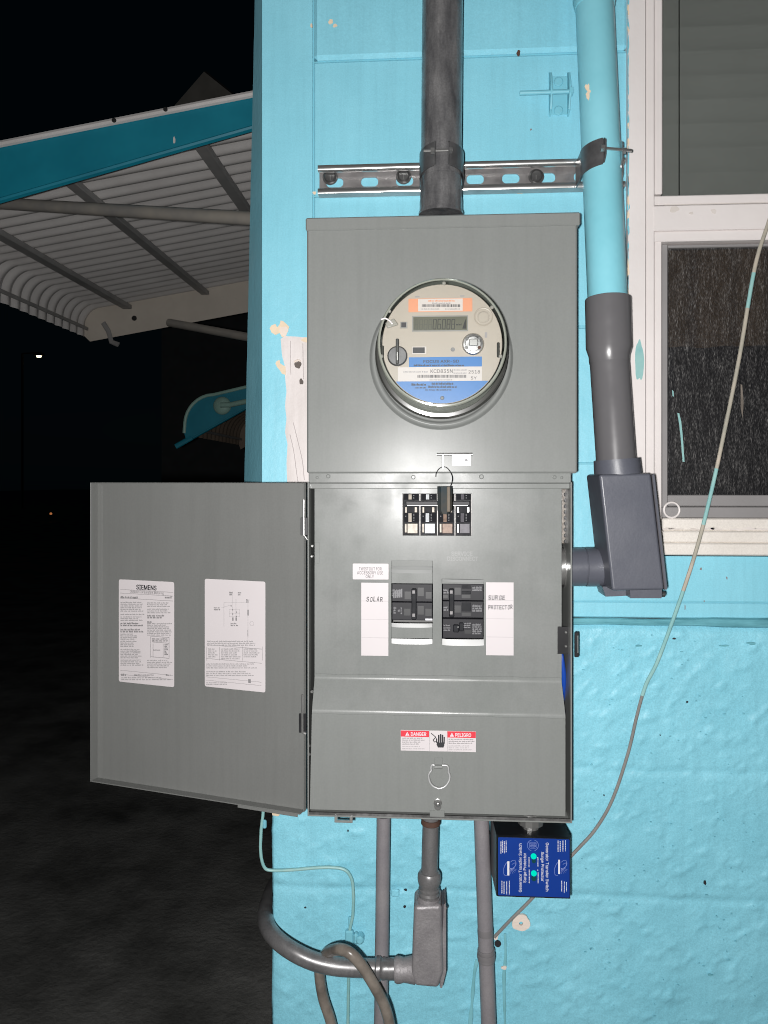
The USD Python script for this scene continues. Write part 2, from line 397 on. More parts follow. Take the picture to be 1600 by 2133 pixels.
def tube(pts, r, n=16, flat=None):
    """a pipe along the points with caps; r a number or one per point"""
    p = np.asarray(pts, float)
    r = np.broadcast_to(np.asarray(r, float), (len(p),))
    t = np.gradient(p, axis=0); t /= np.linalg.norm(t, axis=1, keepdims=True) + 1e-12
    ref = np.array([0, 1.0, 0]) if abs(t[0] @ [0, 1, 0]) < 0.9 else np.array([1.0, 0, 0])
    a = np.cross(t[0], ref); a /= np.linalg.norm(a)
    A = [a]
    for i in range(1, len(p)):
        a = A[-1] - t[i] * (A[-1] @ t[i]); A.append(a / np.linalg.norm(a))
    A = np.array(A); B = np.cross(t, A)
    ang = np.arange(n) * 2 * np.pi / n
    fl = 1.0 if flat is None else flat
    v = p[:, None] + r[:, None, None] * (np.cos(ang)[None, :, None] * A[:, None] + fl * np.sin(ang)[None, :, None] * B[:, None])
    v = v.reshape(-1, 3)
    f = []
    for i in range(len(p) - 1):
        for j in range(n):
            q = [i * n + j, i * n + (j + 1) % n, (i + 1) * n + (j + 1) % n, (i + 1) * n + j]
            f += [[q[0], q[1], q[2]], [q[0], q[2], q[3]]]
    c0, c1 = len(v), len(v) + 1
    v = np.vstack([v, p[0], p[-1]])
    for j in range(n):
        f += [[c0, (j + 1) % n, j], [c1, (len(p) - 1) * n + j, (len(p) - 1) * n + (j + 1) % n]]
    m = trimesh.Trimesh(v, f, process=False)
    m.fix_normals()
    return m

def lathe(p0, p1, prof, n=32):
    """profile (distance along p0 -> p1 in metres, radius) turned about that axis"""
    p0, p1 = np.array(p0, float), np.array(p1, float)
    d = (p1 - p0) / np.linalg.norm(p1 - p0)
    m = trimesh.creation.revolve(np.array([(r, z) for z, r in prof], float), sections=n)
    M = trimesh.geometry.align_vectors((0, 0, 1), d); M[:3, 3] = p0
    m.apply_transform(M)
    m.fix_normals()
    return m

def rhull(pts, r, n=1):
    """the hull of small balls at the points: a block with rounded edges"""
    b = trimesh.creation.icosphere(n, r).vertices
    c = np.mean(np.array(pts, float), axis=0)
    out = []
    for p in np.array(pts, float):
        q = p + np.clip(c - p, -r, r)
        out.append(q + b)
    return trimesh.convex.convex_hull(np.vstack(out))

def blob(fr, cx, cy, rx, ry, seed=0, n=22, rough=0.25):
    r = random.Random(seed)
    pts = []
    ph = [r.uniform(0, 6.28) for _ in range(4)]
    for i in range(n):
        a = 2 * math.pi * i / n
        k = 1 + rough * (0.5 * math.sin(2 * a + ph[0]) + 0.35 * math.sin(3 * a + ph[1]) + 0.3 * math.sin(5 * a + ph[2])) + r.uniform(-0.1, 0.1) * rough * 2
        pts.append((cx + rx * k * math.cos(a), cy + ry * k * math.sin(a)))
    return upoly(fr, pts).buffer(0)

# ------------------------------------------------------------------ ground
GZ = 0.0
def ground_mesh():
    xs = np.unique(np.concatenate([np.linspace(-60, -4, 15), np.linspace(-4, 2.5, 90), np.linspace(2.5, 60, 15)]))
    ys = np.unique(np.concatenate([np.linspace(-40, -2, 12), np.linspace(-2, 5, 90), np.linspace(5, 120, 25)]))
    X, Y = np.meshgrid(xs, ys, indexing="ij")
    P = np.stack([X, Y, np.zeros_like(X)], -1)
    Z = 0.035 * (meshkit.fbm(P * 1.3 + 9, 4) - 0.5) + 0.008 * (meshkit.fbm(P * 7.0, 3, 4) - 0.5) - 0.02
    v = np.stack([X, Y, Z], -1).reshape(-1, 3)
    n = len(ys)
    i, j = np.meshgrid(np.arange(len(xs) - 1), np.arange(n - 1), indexing="ij")
    q = np.stack([i * n + j, (i + 1) * n + j, (i + 1) * n + j + 1, i * n + j + 1], -1).reshape(-1, 4)
    return v, np.vstack([q[:, [0, 1, 2]], q[:, [0, 2, 3]]])
solo("ground", ground_mesh(), "ground_soil", kind="structure", smooth=True)

# ------------------------------------------------------------------ the house wall
W = F(0.0)
house = thing("house", "turquoise painted house corner with smooth board siding above a rough plastered base", "house", (0.4, 0.1, 0))
XWL = at(1309, 600, 0)[0]                 # left edge of the window trim
XWR = XWL + 0.86                          # its right edge, outside the picture
ZSILL = at(1450, 1157, 0)[2]
ZTOP = 3.3
XSEAM = at(652.5, 250, 0)[0]
XCOR = at(546, 600, 0)[0]
zrow = [at(900, y, 0)[2] for y in (1284, 1248, 967, 685, 402, 120)]
zrow += [zrow[-1] + 0.2235 * k for k in range(1, 6)]
G = 0.0014
ZWTOP = zrow[7]
for i in range(len(zrow) - 1):
    z0, z1 = zrow[i] + G, zrow[i + 1] - G
    proud = 0.006 if i >= 5 else 0.0
    back = -0.018
    def board(x0, x1, za, zb):
        part(house, "siding_board", W.place(cbox((x0, za, back), (x1, zb, proud), 0.0018 if i < 5 else 0.006)), "turquoise_siding", smooth=False)
    if z1 <= ZSILL:
        board(XSEAM + G, 2.6, z0, z1)
    elif z0 < ZSILL:
        g = Polygon([(XSEAM + G, z0), (2.6, z0), (2.6, z1), (XWR + G, z1), (XWR + G, ZSILL - G), (XWL - G, ZSILL - G), (XWL - G, z1), (XSEAM + G, z1)])
        part(house, "siding_board", shape(W, g, back, -back), "turquoise_siding", smooth=False)
    elif z0 < ZWTOP - 0.05:
        board(XSEAM + G, XWL - G, z0, z1)
        board(XWR + G, 2.6, z0, z1)
    else:
        board(XSEAM + G, 2.6, z0, z1)
part(house, "sheathing", cat_([cbox((XCOR + 0.01, 0.0185, zrow[0] - 0.02), (XWL, 0.04, ZTOP)), cbox((XWR, 0.0185, zrow[0] - 0.02), (2.6, 0.04, ZTOP)),
                               cbox((XWL, 0.0185, zrow[0] - 0.02), (XWR, 0.04, ZSILL - 0.02)), cbox((XWL, 0.0185, ZWTOP + 0.02), (XWR, 0.04, ZTOP))]), "dark_boards")
for zc in zrow[1:9]:
    for x0, x1 in (((XSEAM, 2.6),) if (zc < ZSILL or zc > ZWTOP) else ((XSEAM, XWL - 0.002), (XWR + 0.002, 2.6))):
        part(house, "joint_filler", cbox((x0, 0.0022, zc - G * 0.98), (x1, 0.012, zc + G * 0.98)), "turquoise_rail", smooth=False)
part(house, "joint_filler", cbox((XSEAM - 0.0008, 0.003, zrow[0]), (XSEAM + G * 0.98, 0.012, ZTOP)), "turquoise_rail", smooth=False)
# corner board with its chamfered outer face, which narrows a little towards the top
zb, zt = zrow[0], ZTOP
z_0, z_7 = at(546, 0, 0)[2], at(546, 700, 0)[2]
def cham(z):
    k = max(1.0 + (z - z_7) / (z_0 - z_7) * (-0.5), 0.3)
    return np.array([XCOR - 0.048 * k, 0.094 * k])
cb, ct = cham(zb), cham(zt)
def cor(z0, z1):
    v = []
    for z in (z0, z1):
        c = cham(z)
        v += [(XSEAM - 0.001, 0, z), (XCOR, 0, z), (c[0], c[1], z), (XSEAM - 0.001, c[1], z)]
    return trimesh.convex.convex_hull(np.array(v))
zk = z_7 + (z_0 - z_7) * 1.4
m = cat_([cor(zb, zk), cor(zk + 0.0005, zt)])
part(house, "corner_board", m, "turquoise_siding", smooth=False)
part(house, "side_wall", cbox((XCOR - 0.012, 0.11, zrow[0]), (XCOR + 0.2, 6.0, ZTOP)), "turquoise_plaster")

# rough plastered base of the wall
def plaster():
    xl = at(561, 1900, 0)[0]
    xs = np.concatenate([xl + np.linspace(0, 1.0, 230), np.linspace(xl + 1.02, 2.6, 30)])
    ztop = zrow[0] - 0.001
    zs = np.concatenate([np.linspace(-0.05, 0.5, 14), np.linspace(0.52, ztop, 190)])
    X, Z = np.meshgrid(xs, zs, indexing="ij")
    P = np.stack([X, np.zeros_like(X), Z], -1)
    d = 0.007 * (meshkit.fbm(P * 5 + 3, 3) - 0.5) + 0.0032 * (meshkit.fbm(P * 24, 4, 5) - 0.5) + 0.0022 * np.maximum(meshkit.fbm(P * 60, 3, 9) - 0.55, 0) * 4
    y = -0.004 - d
    top = np.clip((ztop - Z) / 0.03, 0, 1)               # rounded shoulder under the boards
    y = y + (1 - top) ** 2 * 0.010 + 0.004 * np.exp(-((Z - ztop + 0.006) / 0.006) ** 2)
    # block courses that show faintly through the plaster
    for zc in (ztop - 0.245, ztop - 0.45):
        y += 0.0022 * np.exp(-((Z - zc - 0.008 * (meshkit.noise(P * 5) - 0.5)) / 0.006) ** 2)
    edge = np.exp(-(X - xl) / 0.006)
    y = y + 0.008 * edge
    n = len(zs)
    Xj = X.copy()
    Xj[0] += 0.014 * (meshkit.fbm(P[0] * 14, 4, 2) - 0.5) + 0.004 * (meshkit.fbm(P[0] * 60, 2, 6) - 0.5)
    Xj[0] += (Z[0] - ztop) * -0.012 
    v = np.stack([Xj, y, Z], -1)
    side = v[:1].copy(); side[..., 1] = 6.0
    v = np.concatenate([side, v], 0)
    nx = v.shape[0]
    i, j = np.meshgrid(np.arange(nx - 1), np.arange(n - 1), indexing="ij")
    q = np.stack([i * n + j, (i + 1) * n + j, (i + 1) * n + j + 1, i * n + j + 1], -1).reshape(-1, 4)
    return v.reshape(-1, 3), np.vstack([q[:, [0, 1, 2]], q[:, [0, 2, 3]]])
part(house, "plaster_base", plaster(), "turquoise_plaster", smooth=45)
# ledge where the boards end
lz = zrow[0]
xs = np.linspace(XSEAM - 0.05, 2.4, 160)
pts = np.stack([xs, np.full_like(xs, -0.001), lz - 0.004 + 0.004 * (meshkit.fbm(np.stack([xs * 9, xs * 0, xs * 0], -1), 4) - 0.5)], -1)
part(house, "ledge_bead", tube(pts, 0.0055 + 0.003 * meshkit.noise(np.stack([xs * 17, xs * 0 + 3, xs * 0], -1)), 8), "patchy_teal_line")  # irregular bead in patchy darker teal

# bare wood and primer where the paint has come off beside the meter cabinet
P1 = F(-0.0004)
bare = upoly(P1, [(585, 706), (594, 700), (612, 701), (640, 703), (668, 704), (668, 1020), (599, 1020), (597, 965), (599, 925), (594, 900), (597, 872), (594, 845), (597, 815), (594, 785), (593, 760), (588, 742), (586, 722)])
part(house, "bare_patch", shape(P1, bare, 0, 0.0009), "bare_wood", label="bare pale wood where the paint is gone")
for pts in ([(562, 684), (566, 678), (574, 675), (578, 682), (583, 676), (585, 668), (590, 669), (597, 675), (603, 681), (600, 690), (595, 700), (588, 703), (583, 694), (574, 698), (566, 693)],
            [(574, 757), (577, 752), (583, 750), (584, 757), (590, 761), (595, 764), (596, 781), (588, 779), (583, 771), (577, 764)],
            [(626, 708), (638, 702), (642, 708), (640, 714), (630, 711)]):
    part(house, "primer_patch", shape(P1, upoly(P1, pts).buffer(0), 0.001, 0.0006), "cream_primer")
part(house, "primer_patch", shape(P1, blob(P1, 592, 690, 8, 11, 3), 0.0016, 0.0004), "white_putty")
for (x, y, r) in ((621, 760, 6.5), (628, 795, 4.5)):
    part(house, "nail_hole", shape(P1, blob(P1, x, y, r, r * 1.25, int(x)), 0.0012, 0.0004), "nail_rust")
part(house, "putty_ridge", tube([at(x, y, -0.002) for x, y in ((613, 754), (620, 750), (626, 752))], 0.0016, 8), "white_putty")
for pts in ([(604, 905), (612, 940), (618, 985), (622, 1010)], [(611, 880), (622, 925), (630, 960), (634, 1000)], [(605, 710), (606, 780)], [(631, 715), (632, 790)]):
    part(house, "crack", tube(smooth_path([at(x, y, -0.0012) for x, y in pts], 14), 0.0005, 6), "wood_grain_crack")
# small chips in the paint
for (x, y, rx, ry) in ((690, 50, 5, 5), (699, 58, 4, 4), (650, 58, 2, 5), (1083, 402, 7, 2.2), (655, 402, 4, 3), (665, 407, 2, 2)):
    part(house, "paint_chip", shape(W, blob(W, x, y, rx, ry, int(x + y)), 0.0062 if y < 110 else 0.0002, 0.0005), "cream_primer")
part(house, "rust_spot", shape(W, blob(W, 1079, 115, 4, 6, 5), 0.0062, 0.0005), "rust")
PL = F(-0.0095)
part(house, "primer_patch", shape(PL, blob(PL, 575, 1690, 9, 9, 31), 0, 0.003), "cream_primer")
ring = blob(PL, 1085, 1920, 18, 18, 8, rough=0.12).difference(Point(PL.uv(1085, 1921)).buffer(0.0032))
part(house, "filled_hole", shape(PL, ring, 0, 0.004), "white_putty", label="round blob of white filler")
part(house, "drill_hole", disc(PL, 1037, 1965, 0.0052, 0, 0.002), "ink")
part(house, "paint_chip", shape(PL, blob(PL, 1033, 1950, 5, 7, 12), 0, 0.002), "white_putty")
part(house, "paint_chip", shape(PL, blob(PL, 1050, 2015, 5, 4, 13), 0, 0.002), "white_putty")
for (x, y, rx, ry) in ((845, 1853, 3, 2), (843, 1888, 3, 2.3), (725, 1730, 1.5, 2), (1468, 1838, 3, 4), (1431, 1462, 2, 2), (1375, 1531, 1.2, 1.2), (1020, 1733, 2, 4), (1479, 2030, 5, 2), (1330, 1345, 6, 2), (1508, 1345, 9, 2), (1565, 1340, 9, 3), (1404, 1330, 4, 1.5), (1258, 1656, 1.2, 2), (636, 1890, 2, 1.3)):
    part(house, "dirt_speck", shape(PL, blob(PL, x, y, rx, ry, int(x)), 0, 0.0018), "patchy_teal_line" if rx > 4 else "ink")
for (x, y, rx, ry) in ((1460, 1185, 2.5, 2.5), (1514, 1204, 1.5, 3), (1427, 1265, 1.2, 5), (1106, 270, 2, 2), (1467, 1252, 1.5, 1.5)):
    part(house, "dirt_speck", shape(W, blob(W, x, y, rx, ry, int(x)), 0.0002, 0.0005), "ink_mid")
rg = random.Random(21)
g = []
for k in range(110):
    x, y, q = rg.uniform(1205, 1595), rg.uniform(1320, 2125), rg.uniform(0.7, 1.9)
    g.append(shape(PL, blob(PL, x, y, q * rg.uniform(0.8, 1.8), q * 0.8, 900 + k, n=8), 0.0, 0.002))
part(house, "paint_grit", cat_(g), "turquoise_rail", kind="stuff")
# drips and brush runs on the plaster
for pts, r in (([(1052, 1945), (1053, 1990), (1050, 2040), (1052, 2140)], 0.0024), ([(994, 2000), (988, 2030), (984, 2080), (979, 2140)], 0.0030)):
    pp = smooth_path([at(x, y, -0.009) for x, y in pts], 40)
    part(house, "paint_run", tube(pp, r * (0.3 + 1.3 * meshkit.noise(pp * 45)), 8, flat=0.35), "drip_stain")

# ------------------------------------------------------------------ window
WH = "window_white"
def bx(x0, y0, x1, y1, Yf, Yb, c=0.0015, xr=None, zt=None):
    """a box whose front face (at y = Yf) covers this part of the picture; xr, zt give world limits outside the picture"""
    yc, xc = np.clip((y0 + y1) / 2, 0, 2133), np.clip((x0 + x1) / 2, 0, 1600)
    X0, X1 = at(x0, yc, Yf)[0], (at(x1, yc, Yf)[0] if xr is None else xr)
    Z0, Z1 = at(xc, y1, Yf)[2], (at(xc, y0, Yf)[2] if zt is None else zt)
    return cbox((X0, Yf, Z0), (X1, Yb, Z1), c)
win = part(house, "window", bx(1308.5, 0, 1346, 1110, -0.014, 0.02, zt=ZWTOP), WH)
def wp(name, mesh, m, **k): return part(win, name, mesh, m, **k)
wp("jamb", bx(1346.4, 0, 1364, 1150, -0.006, 0.03, zt=ZWTOP), WH)
wp("sash_stile", bx(1364.3, 0, 1380.5, 404, 0.002, 0.03, zt=ZWTOP - 0.05), WH)
wp("sash_rail", bx(1361, 405, 1600, 424, -0.002, 0.03, xr=XWR - 0.06), WH)
wp("meeting_rail", bx(1361.5, 425.5, 1600, 478, -0.007, 0.03, xr=XWR - 0.06), WH)
wp("sash_rail", bx(1361, 479.5, 1600, 501, -0.003, 0.03, xr=XWR - 0.06), WH)
wp("sash_stile", bx(1364.3, 501.5, 1379, 1082, 0.0, 0.03), WH)
wp("screen_frame", cat_([bx(1379.5, 508, 1391.5, 1079, 0.008, 0.024), bx(1392, 508, 1600, 514, 0.008, 0.024, xr=XWR - 0.06), bx(1392, 1031, 1600, 1055, 0.008, 0.024, xr=XWR - 0.06), bx(1380, 1056, 1600, 1079, 0.004, 0.024, xr=XWR - 0.06)]), "window_grey", label="grey aluminium frame of the insect screen")
wp("window_head", cbox((XWL + 0.03, -0.014, ZWTOP - 0.05), (XWR - 0.03, 0.03, ZWTOP), 0.002), WH)
wp("jamb", cbox((XWR - 0.058, -0.006, ZSILL + 0.03), (XWR - 0.03, 0.03, ZWTOP), 0.002), WH)
wp("casing", cbox((XWR - 0.03, -0.014, ZSILL + 0.03), (XWR, 0.02, ZWTOP), 0.002), WH)
for (y0, y1, yf) in ((1080, 1106, -0.004), (1106.6, 1131, -0.011), (1131.6, 1157, -0.018)):
    wp("sill", bx(1382 if y0 > 1100 else 1380.5, y0, 1600, y1, yf, 0.03, 0.002, xr=XWR), "sill_white")
for k, (a, ry) in enumerate(((1392, 2.2), (1408, 1.5), (1447, 2.4), (1478, 2.0), (1492, 2.6), (1535, 2.4), (1562, 2.8), (1588, 2.2))):
    wp("sill_dirt", shape(F(-0.0041), blob(F(-0.0041), a, 1101 + (k % 3), 13, ry, 50 + k, rough=0.5), 0, 0.0003), "window_grime")
wp("rail_seal", rectp(F(-0.0072), 1384, 423.6, 1600, 425.2, 0, 0.0004), "window_grime")
for (x, y, r) in ((1405, 436, 9), (1487, 440, 6), (1440, 444, 4), (1378, 1110, 7)):
    wp("grime_smear", shape(F(-0.0071), blob(F(-0.0071), x, y, r, r * 0.8, int(x)), 0, 0.0003), "window_grime")
wp("teal_smear", shape(F(-0.0142), blob(F(-0.0142), 1332, 752, 8.5, 46, 4, rough=0.22), 0, 0.0005), "turquoise_wire", label="brush stroke of turquoise paint on the white trim")
wp("trim_paint_edge", cat_([shape(F(-0.0142), blob(F(-0.0142), 1308.8, y, random.uniform(1.0, 2.4), random.uniform(8, 34), int(y), rough=0.5), 0, 0.0005) for y in np.arange(10, 640, 42)]), "turquoise_rail")
wp("trim_primer", cat_([shape(F(-0.0142), blob(F(-0.0142), 1308.5, y, random.uniform(1.2, 2.4), random.uniform(5, 18), int(y), rough=0.5), 0.0006, 0.0004) for y in (20, 62, 262, 300, 420, 448, 560, 612)]), "cream_primer")
xg0, xg1 = at(1378, 300, 0.016)[0], XWR - 0.06
wp("upper_pane", cbox((xg0, 0.016, at(1450, 410, 0.016)[2]), (xg1, 0.019, ZWTOP - 0.045)), "window_glass")
wp("lower_pane", cbox((xg0, 0.026, at(1450, 1062, 0.026)[2]), (xg1, 0.029, at(1450, 505, 0.026)[2])), "window_glass_lower")
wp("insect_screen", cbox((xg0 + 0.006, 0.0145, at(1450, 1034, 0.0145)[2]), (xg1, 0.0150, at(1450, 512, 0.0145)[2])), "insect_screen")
S1 = F(0.0135)
wp("paint_streak", cat_([shape(S1, upoly(S1, p), 0, 0.0004) for p in ([(1411, 860), (1415, 861), (1419, 878), (1422, 905), (1426, 962), (1422, 962), (1418, 912), (1415, 885)], [(1400, 812), (1403, 815), (1404, 826), (1401, 825)])]), "turquoise_wire", label="dribble of turquoise paint on the screen")
wp("rust_streak", shape(S1, upoly(S1, [(1543, 800), (1546, 802), (1549, 838), (1547, 872), (1543, 850)]), 0, 0.0003), "hose_tan")
rr = F(0.0)
ang = np.linspace(0, 2 * np.pi, 40)
wp("pull_ring", tube([rr.p(*(rr.uv(1397, 1062) + 0.0122 * np.array([math.cos(a), math.sin(a)])), 0.006) for a in ang], 0.0017, 8), "window_white")
room = cat_([cbox((XWL, 1.4, 0.5), (XWR + 0.8, 1.45, ZWTOP + 0.2)), cbox((XWL - 0.05, 0.045, 0.5), (XWL, 1.45, ZWTOP + 0.2)), cbox((XWR + 0.8, 0.045, 0.5), (XWR + 0.85, 1.45, ZWTOP + 0.2)),
             cbox((XWL, 0.045, ZWTOP + 0.2), (XWR + 0.8, 1.45, ZWTOP + 0.25)), cbox((XWL, 0.045, 0.45), (XWR + 0.8, 1.45, 0.5))])
part(house, "room_wall", room, "room_brown")
cz0, cz1 = at(1480, 722, 0.12)[2], at(1480, 470, 0.12)[2]
cur = thing("window_curtain", "added brown curtain hanging inside behind the insect screen of the lower pane", "curtain", (XWL + 0.4, 0.12, cz1))  # brown sheet added in place of the wood inside
gx = np.linspace(xg0 - 0.02, xg1 + 0.05, 160)
gy = 0.12 + 0.008 * np.sin(gx * 95) + 0.006 * np.sin(gx * 41 + 1)
gv = np.concatenate([np.stack([gx, gy, np.full_like(gx, z)], -1) for z in (cz0, cz1)] + [np.stack([gx, gy + 0.0015, np.full_like(gx, z)], -1) for z in (cz0, cz1)])
gf = []
for i in range(159):
    gf += [[i, i + 1, 161 + i], [i, 161 + i, 160 + i], [320 + i, 481 + i, 321 + i], [320 + i, 480 + i, 481 + i]]
part(cur, "fabric", (gv, np.array(gf)), "backing_brown", smooth=60)
part(cur, "rod", tube([(xg0 - 0.03, 0.125, cz1), (xg1 + 0.06, 0.125, cz1)], 0.006, 10), "post_dark")
blind = thing("window_blind", "pale grey horizontal slat blind hanging behind the upper window pane", "window blind", (XWL + 0.4, 0.07, ZWTOP))
pitch = 0.041
ztop = at(1480, -60, 0.07)[2]
for k in range(22):
    z = ztop - k * pitch
    if z < at(1480, 470, 0.07)[2]: break
    sl = cbox((xg0 - 0.01, -0.0008, -0.0255), (xg1 + 0.02, 0.0008, 0.0255))
    sl.apply_transform(trimesh.transformations.rotation_matrix(math.radians(21 + 3 * math.sin(k * 2.3)), (1, 0, 0)))
    sl.apply_translation((0, 0.07, z))
    part(blind, "slat", sl, "blind_vinyl", smooth=False)
part(blind, "ladder_cord", tube([at(1415, y, 0.058) for y in (-60, 90, 220, 385, 480)], 0.0011, 6), "blind_cord")

# ------------------------------------------------------------------ meter cabinet
YB = -0.13
B, HB = F(YB), F(YB - 0.003)
cab = thing("meter_cabinet", "grey steel meter cabinet with round meter socket and opened lower breaker compartment", "electrical cabinet", at(915, 1713, -0.06))
CG = "cabinet_grey"
def cp(name, mesh, m=CG, **k): return part(cab, name, mesh, m, **k)
def slab_px(fr, x0, y0, x1, y1, t, c=0.001): return rectp(fr, x0, y0, x1, y1, -t, t, c)
cov = cp("meter_cover", slab_px(B, 639, 452, 1203, 986, 0.128, 0.0025))
u0, v0, u1, v1 = HB.rect(636.5, 447, 1209.5, 474)
hood = Polygon([(u0, v0), (u0 + 0.004, v0 - 0.008), (u0 + 0.004, v0 - 0.0081), (u0 + 0.0045, v0), (u1 - 0.0045, v0), (u1 - 0.004, v0 - 0.0081), (u1 - 0.003, v0 - 0.006), (u1, v0), (u1, v1), (u0, v1)]).buffer(0)
cp("rain_hood", cat_([HB.place(cbox((u0, v0, -0.131), (u1, v1, 0), 0.002))]))
cp("flange", cat_([slab_px(F(-0.120), 643, 982, 1190, 1006, 0.1), slab_px(F(-0.117), 644, 1006.4, 1190, 1018, 0.1)]), "cabinet_grey_dull")
for (x, y, r) in ((684, 992, 4.5), (861, 994, 4.5), (1003, 993, 5), (1155, 994, 4), (1170, 995, 3), (661, 995, 3)):
    cp("screw", disc(F(-0.120), x, y, r * 0.00072, 0, 0.0022, 16, 0.0012), CG)
# lower compartment: four walls, back
Z0, Z1 = B.uv(915, 1708)[1], B.uv(915, 1004)[1]
X0, X1 = B.uv(640.5, 1350)[0], B.uv(1192, 1350)[0]
T = 0.0022
cp("side_panel", cbox((X0, YB, Z0), (X0 + T, -0.006, Z1), 0.0006))
cp("side_panel", cbox((X1 - T, YB, Z0), (X1, -0.006, Z1), 0.0006))
cp("bottom_panel", cbox((X0 + T, YB, Z0), (X1 - T, -0.006, Z0 + T), 0.0006))
cp("bottom_flange", cbox((X0 + T, YB + 0.0006, Z0 + T), (X1 - T, YB + 0.0025, Z0 + T + 0.004)), "zinc")
cp("back_panel", cbox((X0 + T, -0.012, Z0 + T), (X1 - T, -0.006, Z1)), "cabinet_inside")
u0, v0, u1, v1 = B.rect(697, 1699, 735, 1713)
cp("latch_tab", B.place(cat_([cbox((u0, v0, 0.0003), (u1, v0 + 0.0035, 0.0022), 0.0005), cbox((u0, v0 + 0.0035, 0.0003), (u0 + 0.0045, v1, 0.0022), 0.0005), cbox((u1 - 0.0045, v0 + 0.0035, 0.0003), (u1, v1, 0.0022), 0.0005)])))
# dead front: flat upper plate with breaker openings, then a bend, then the plate that stands forward
YU, YL = -0.106, -0.1295
U, L = F(YU), F(YL)
dead = urect(U, 655.5, 1012, 1170, 1416)
main_h, left_h, right_h = urect(U, 838, 1028, 983, 1116), urect(U, 815, 1168, 902, 1341), urect(U, 920.5, 1206, 1008, 1342)
dead_path = cp("dead_front", shape(U, dead.difference(unary_union([main_h, left_h, right_h])), -0.0015, 0.0015), "cabinet_grey_dull")
zA, zB, zC = U.uv(912, 1416)[1], L.uv(912, 1486)[1], L.uv(912, 1693)[1]
xa0, xa1 = U.uv(655.5, 1416)[0], U.uv(1170, 1416)[0]
xb0, xb1 = L.uv(650, 1486)[0], L.uv(1178, 1486)[0]
xc0, xc1 = L.uv(645.5, 1690)[0], L.uv(1178, 1690)[0]
def sheet(pts, t=0.0015):
    """a bent steel sheet through (x0, x1, y, z) rows"""
    v, f = [], []
    for (a, b, y, z) in pts: v += [(a, y, z), (b, y, z), (a, y + t, z), (b, y + t, z)]
    for i in range(len(pts) - 1):
        a, b = 4 * i, 4 * i + 4
        for q in ((a, a + 1, b + 1, b), (a + 3, a + 2, b + 2, b + 3), (a + 2, a, b, b + 2), (a + 1, a + 3, b + 3, b + 1)): f += [[q[0], q[2], q[1]], [q[0], q[3], q[2]]]
    n = 4 * (len(pts) - 1)
    f += [[0, 1, 3], [0, 3, 2], [n, n + 3, n + 1], [n, n + 2, n + 3]]
    m = trimesh.Trimesh(np.array(v), f, process=False); m.fix_normals(); return m
def bend(p0, p1, p2, n=6):
    """rows of a rounded fold: p0, p1, p2 are (x0, x1, y, z); p1 is the sharp corner"""
    p0, p1, p2 = (np.array(p, float) for p in (p0, p1, p2))
    return [tuple((1 - t) ** 2 * p0 + 2 * t * (1 - t) * p1 + t * t * p2) for t in np.linspace(0, 1, n)]
def mixp(a, b, t): return tuple(np.array(a) * (1 - t) + np.array(b) * t)
A_, B_, C_ = (xa0, xa1, YU, zA), (xb0, xb1, YL, zB), (xc0, xc1, YL, zC)
A0 = (xa0, xa1, YU, zA + 0.0035)
rows = [(xa0, xa1, YU, zA + 0.006)] + bend(A0, A_, mixp(A_, B_, 0.07)) + bend(mixp(A_, B_, 0.93), B_, mixp(B_, C_, 0.025))
dead = dead.intersection(sbox(-9, zA + 0.0062, 9, 9))
stage.RemovePrim(dead_path); USED[(cab, "dead_front")] = 0
dead_path = cp("dead_front", shape(U, dead.difference(unary_union([main_h, left_h, right_h])), -0.0015, 0.0015), "cabinet_grey_dull")
cp("dead_front_bend", sheet(rows), "cabinet_grey_dull", smooth=60)
cp("lower_cover", sheet([mixp(B_, C_, 0.0262), C_]))
cp("cover_tab", rectp(F(YL - 0.0002), 895.5, 1688, 926, 1701, 0, 0.0016, 0.0004))
# bevelled metal lips and twist-out plates in the two branch openings
R1 = F(YU + 0.006)
for (x0, x1, y0, y1) in ((815.5, 901.5, 1190, 1215), (815.5, 901.5, 1304, 1329)):
    cp("twistout_plate", rectp(R1, x0, y0, x1, y1, 0, 0.002, 0.0004), "cabinet_grey_dull")
cp("twistout_plate", rectp(R1, 815.5, 1168, 901.5, 1189.4, 0, 0.001, 0.0002))
def lip(x0, x1, y0, y1):
    a, b = R1.uv(x0, y0), R1.uv(x1, y1)
    n = 12
    xs = np.linspace(a[0], b[0], n)
    sag = 0.0012 * (1 - (2 * np.linspace(0, 1, n) - 1) ** 4)
    v, f = [], []
    for x, s in zip(xs, sag):
        v += [(x, YU + 0.0004, a[1] - s * 0.4), (x, YU - 0.0013 * (a[1] - b[1]) / 0.006, b[1] - s)]
    for i in range(n - 1): f += [[2 * i, 2 * i + 1, 2 * i + 3], [2 * i, 2 * i + 3, 2 * i + 2]]
    m = trimesh.Trimesh(np.array(v), f, process=False)
    m2 = m.copy(); m2.vertices[:, 2] -= 0.0008; m2.invert()
    return cat_([m, m2])
for a in ((816, 901, 1178, 1181), (816, 901, 1184.5, 1190.5), (816, 901, 1296, 1303.5), (816, 901, 1328, 1338), (921, 1007.5, 1329, 1341), (921, 1007.5, 1205, 1209)):
    cp("opening_lip", lip(*a), "lip_edge")
cp("twistout_plate", rectp(R1, 921, 1209.5, 1007.5, 1216, 0, 0.001), "cabinet_grey_dull")
cp("wire_tail", rectp(F(YU - 0.001), 885.5, 1288, 901, 1292.5, 0, 0.002, 0.0008), "ink_white")
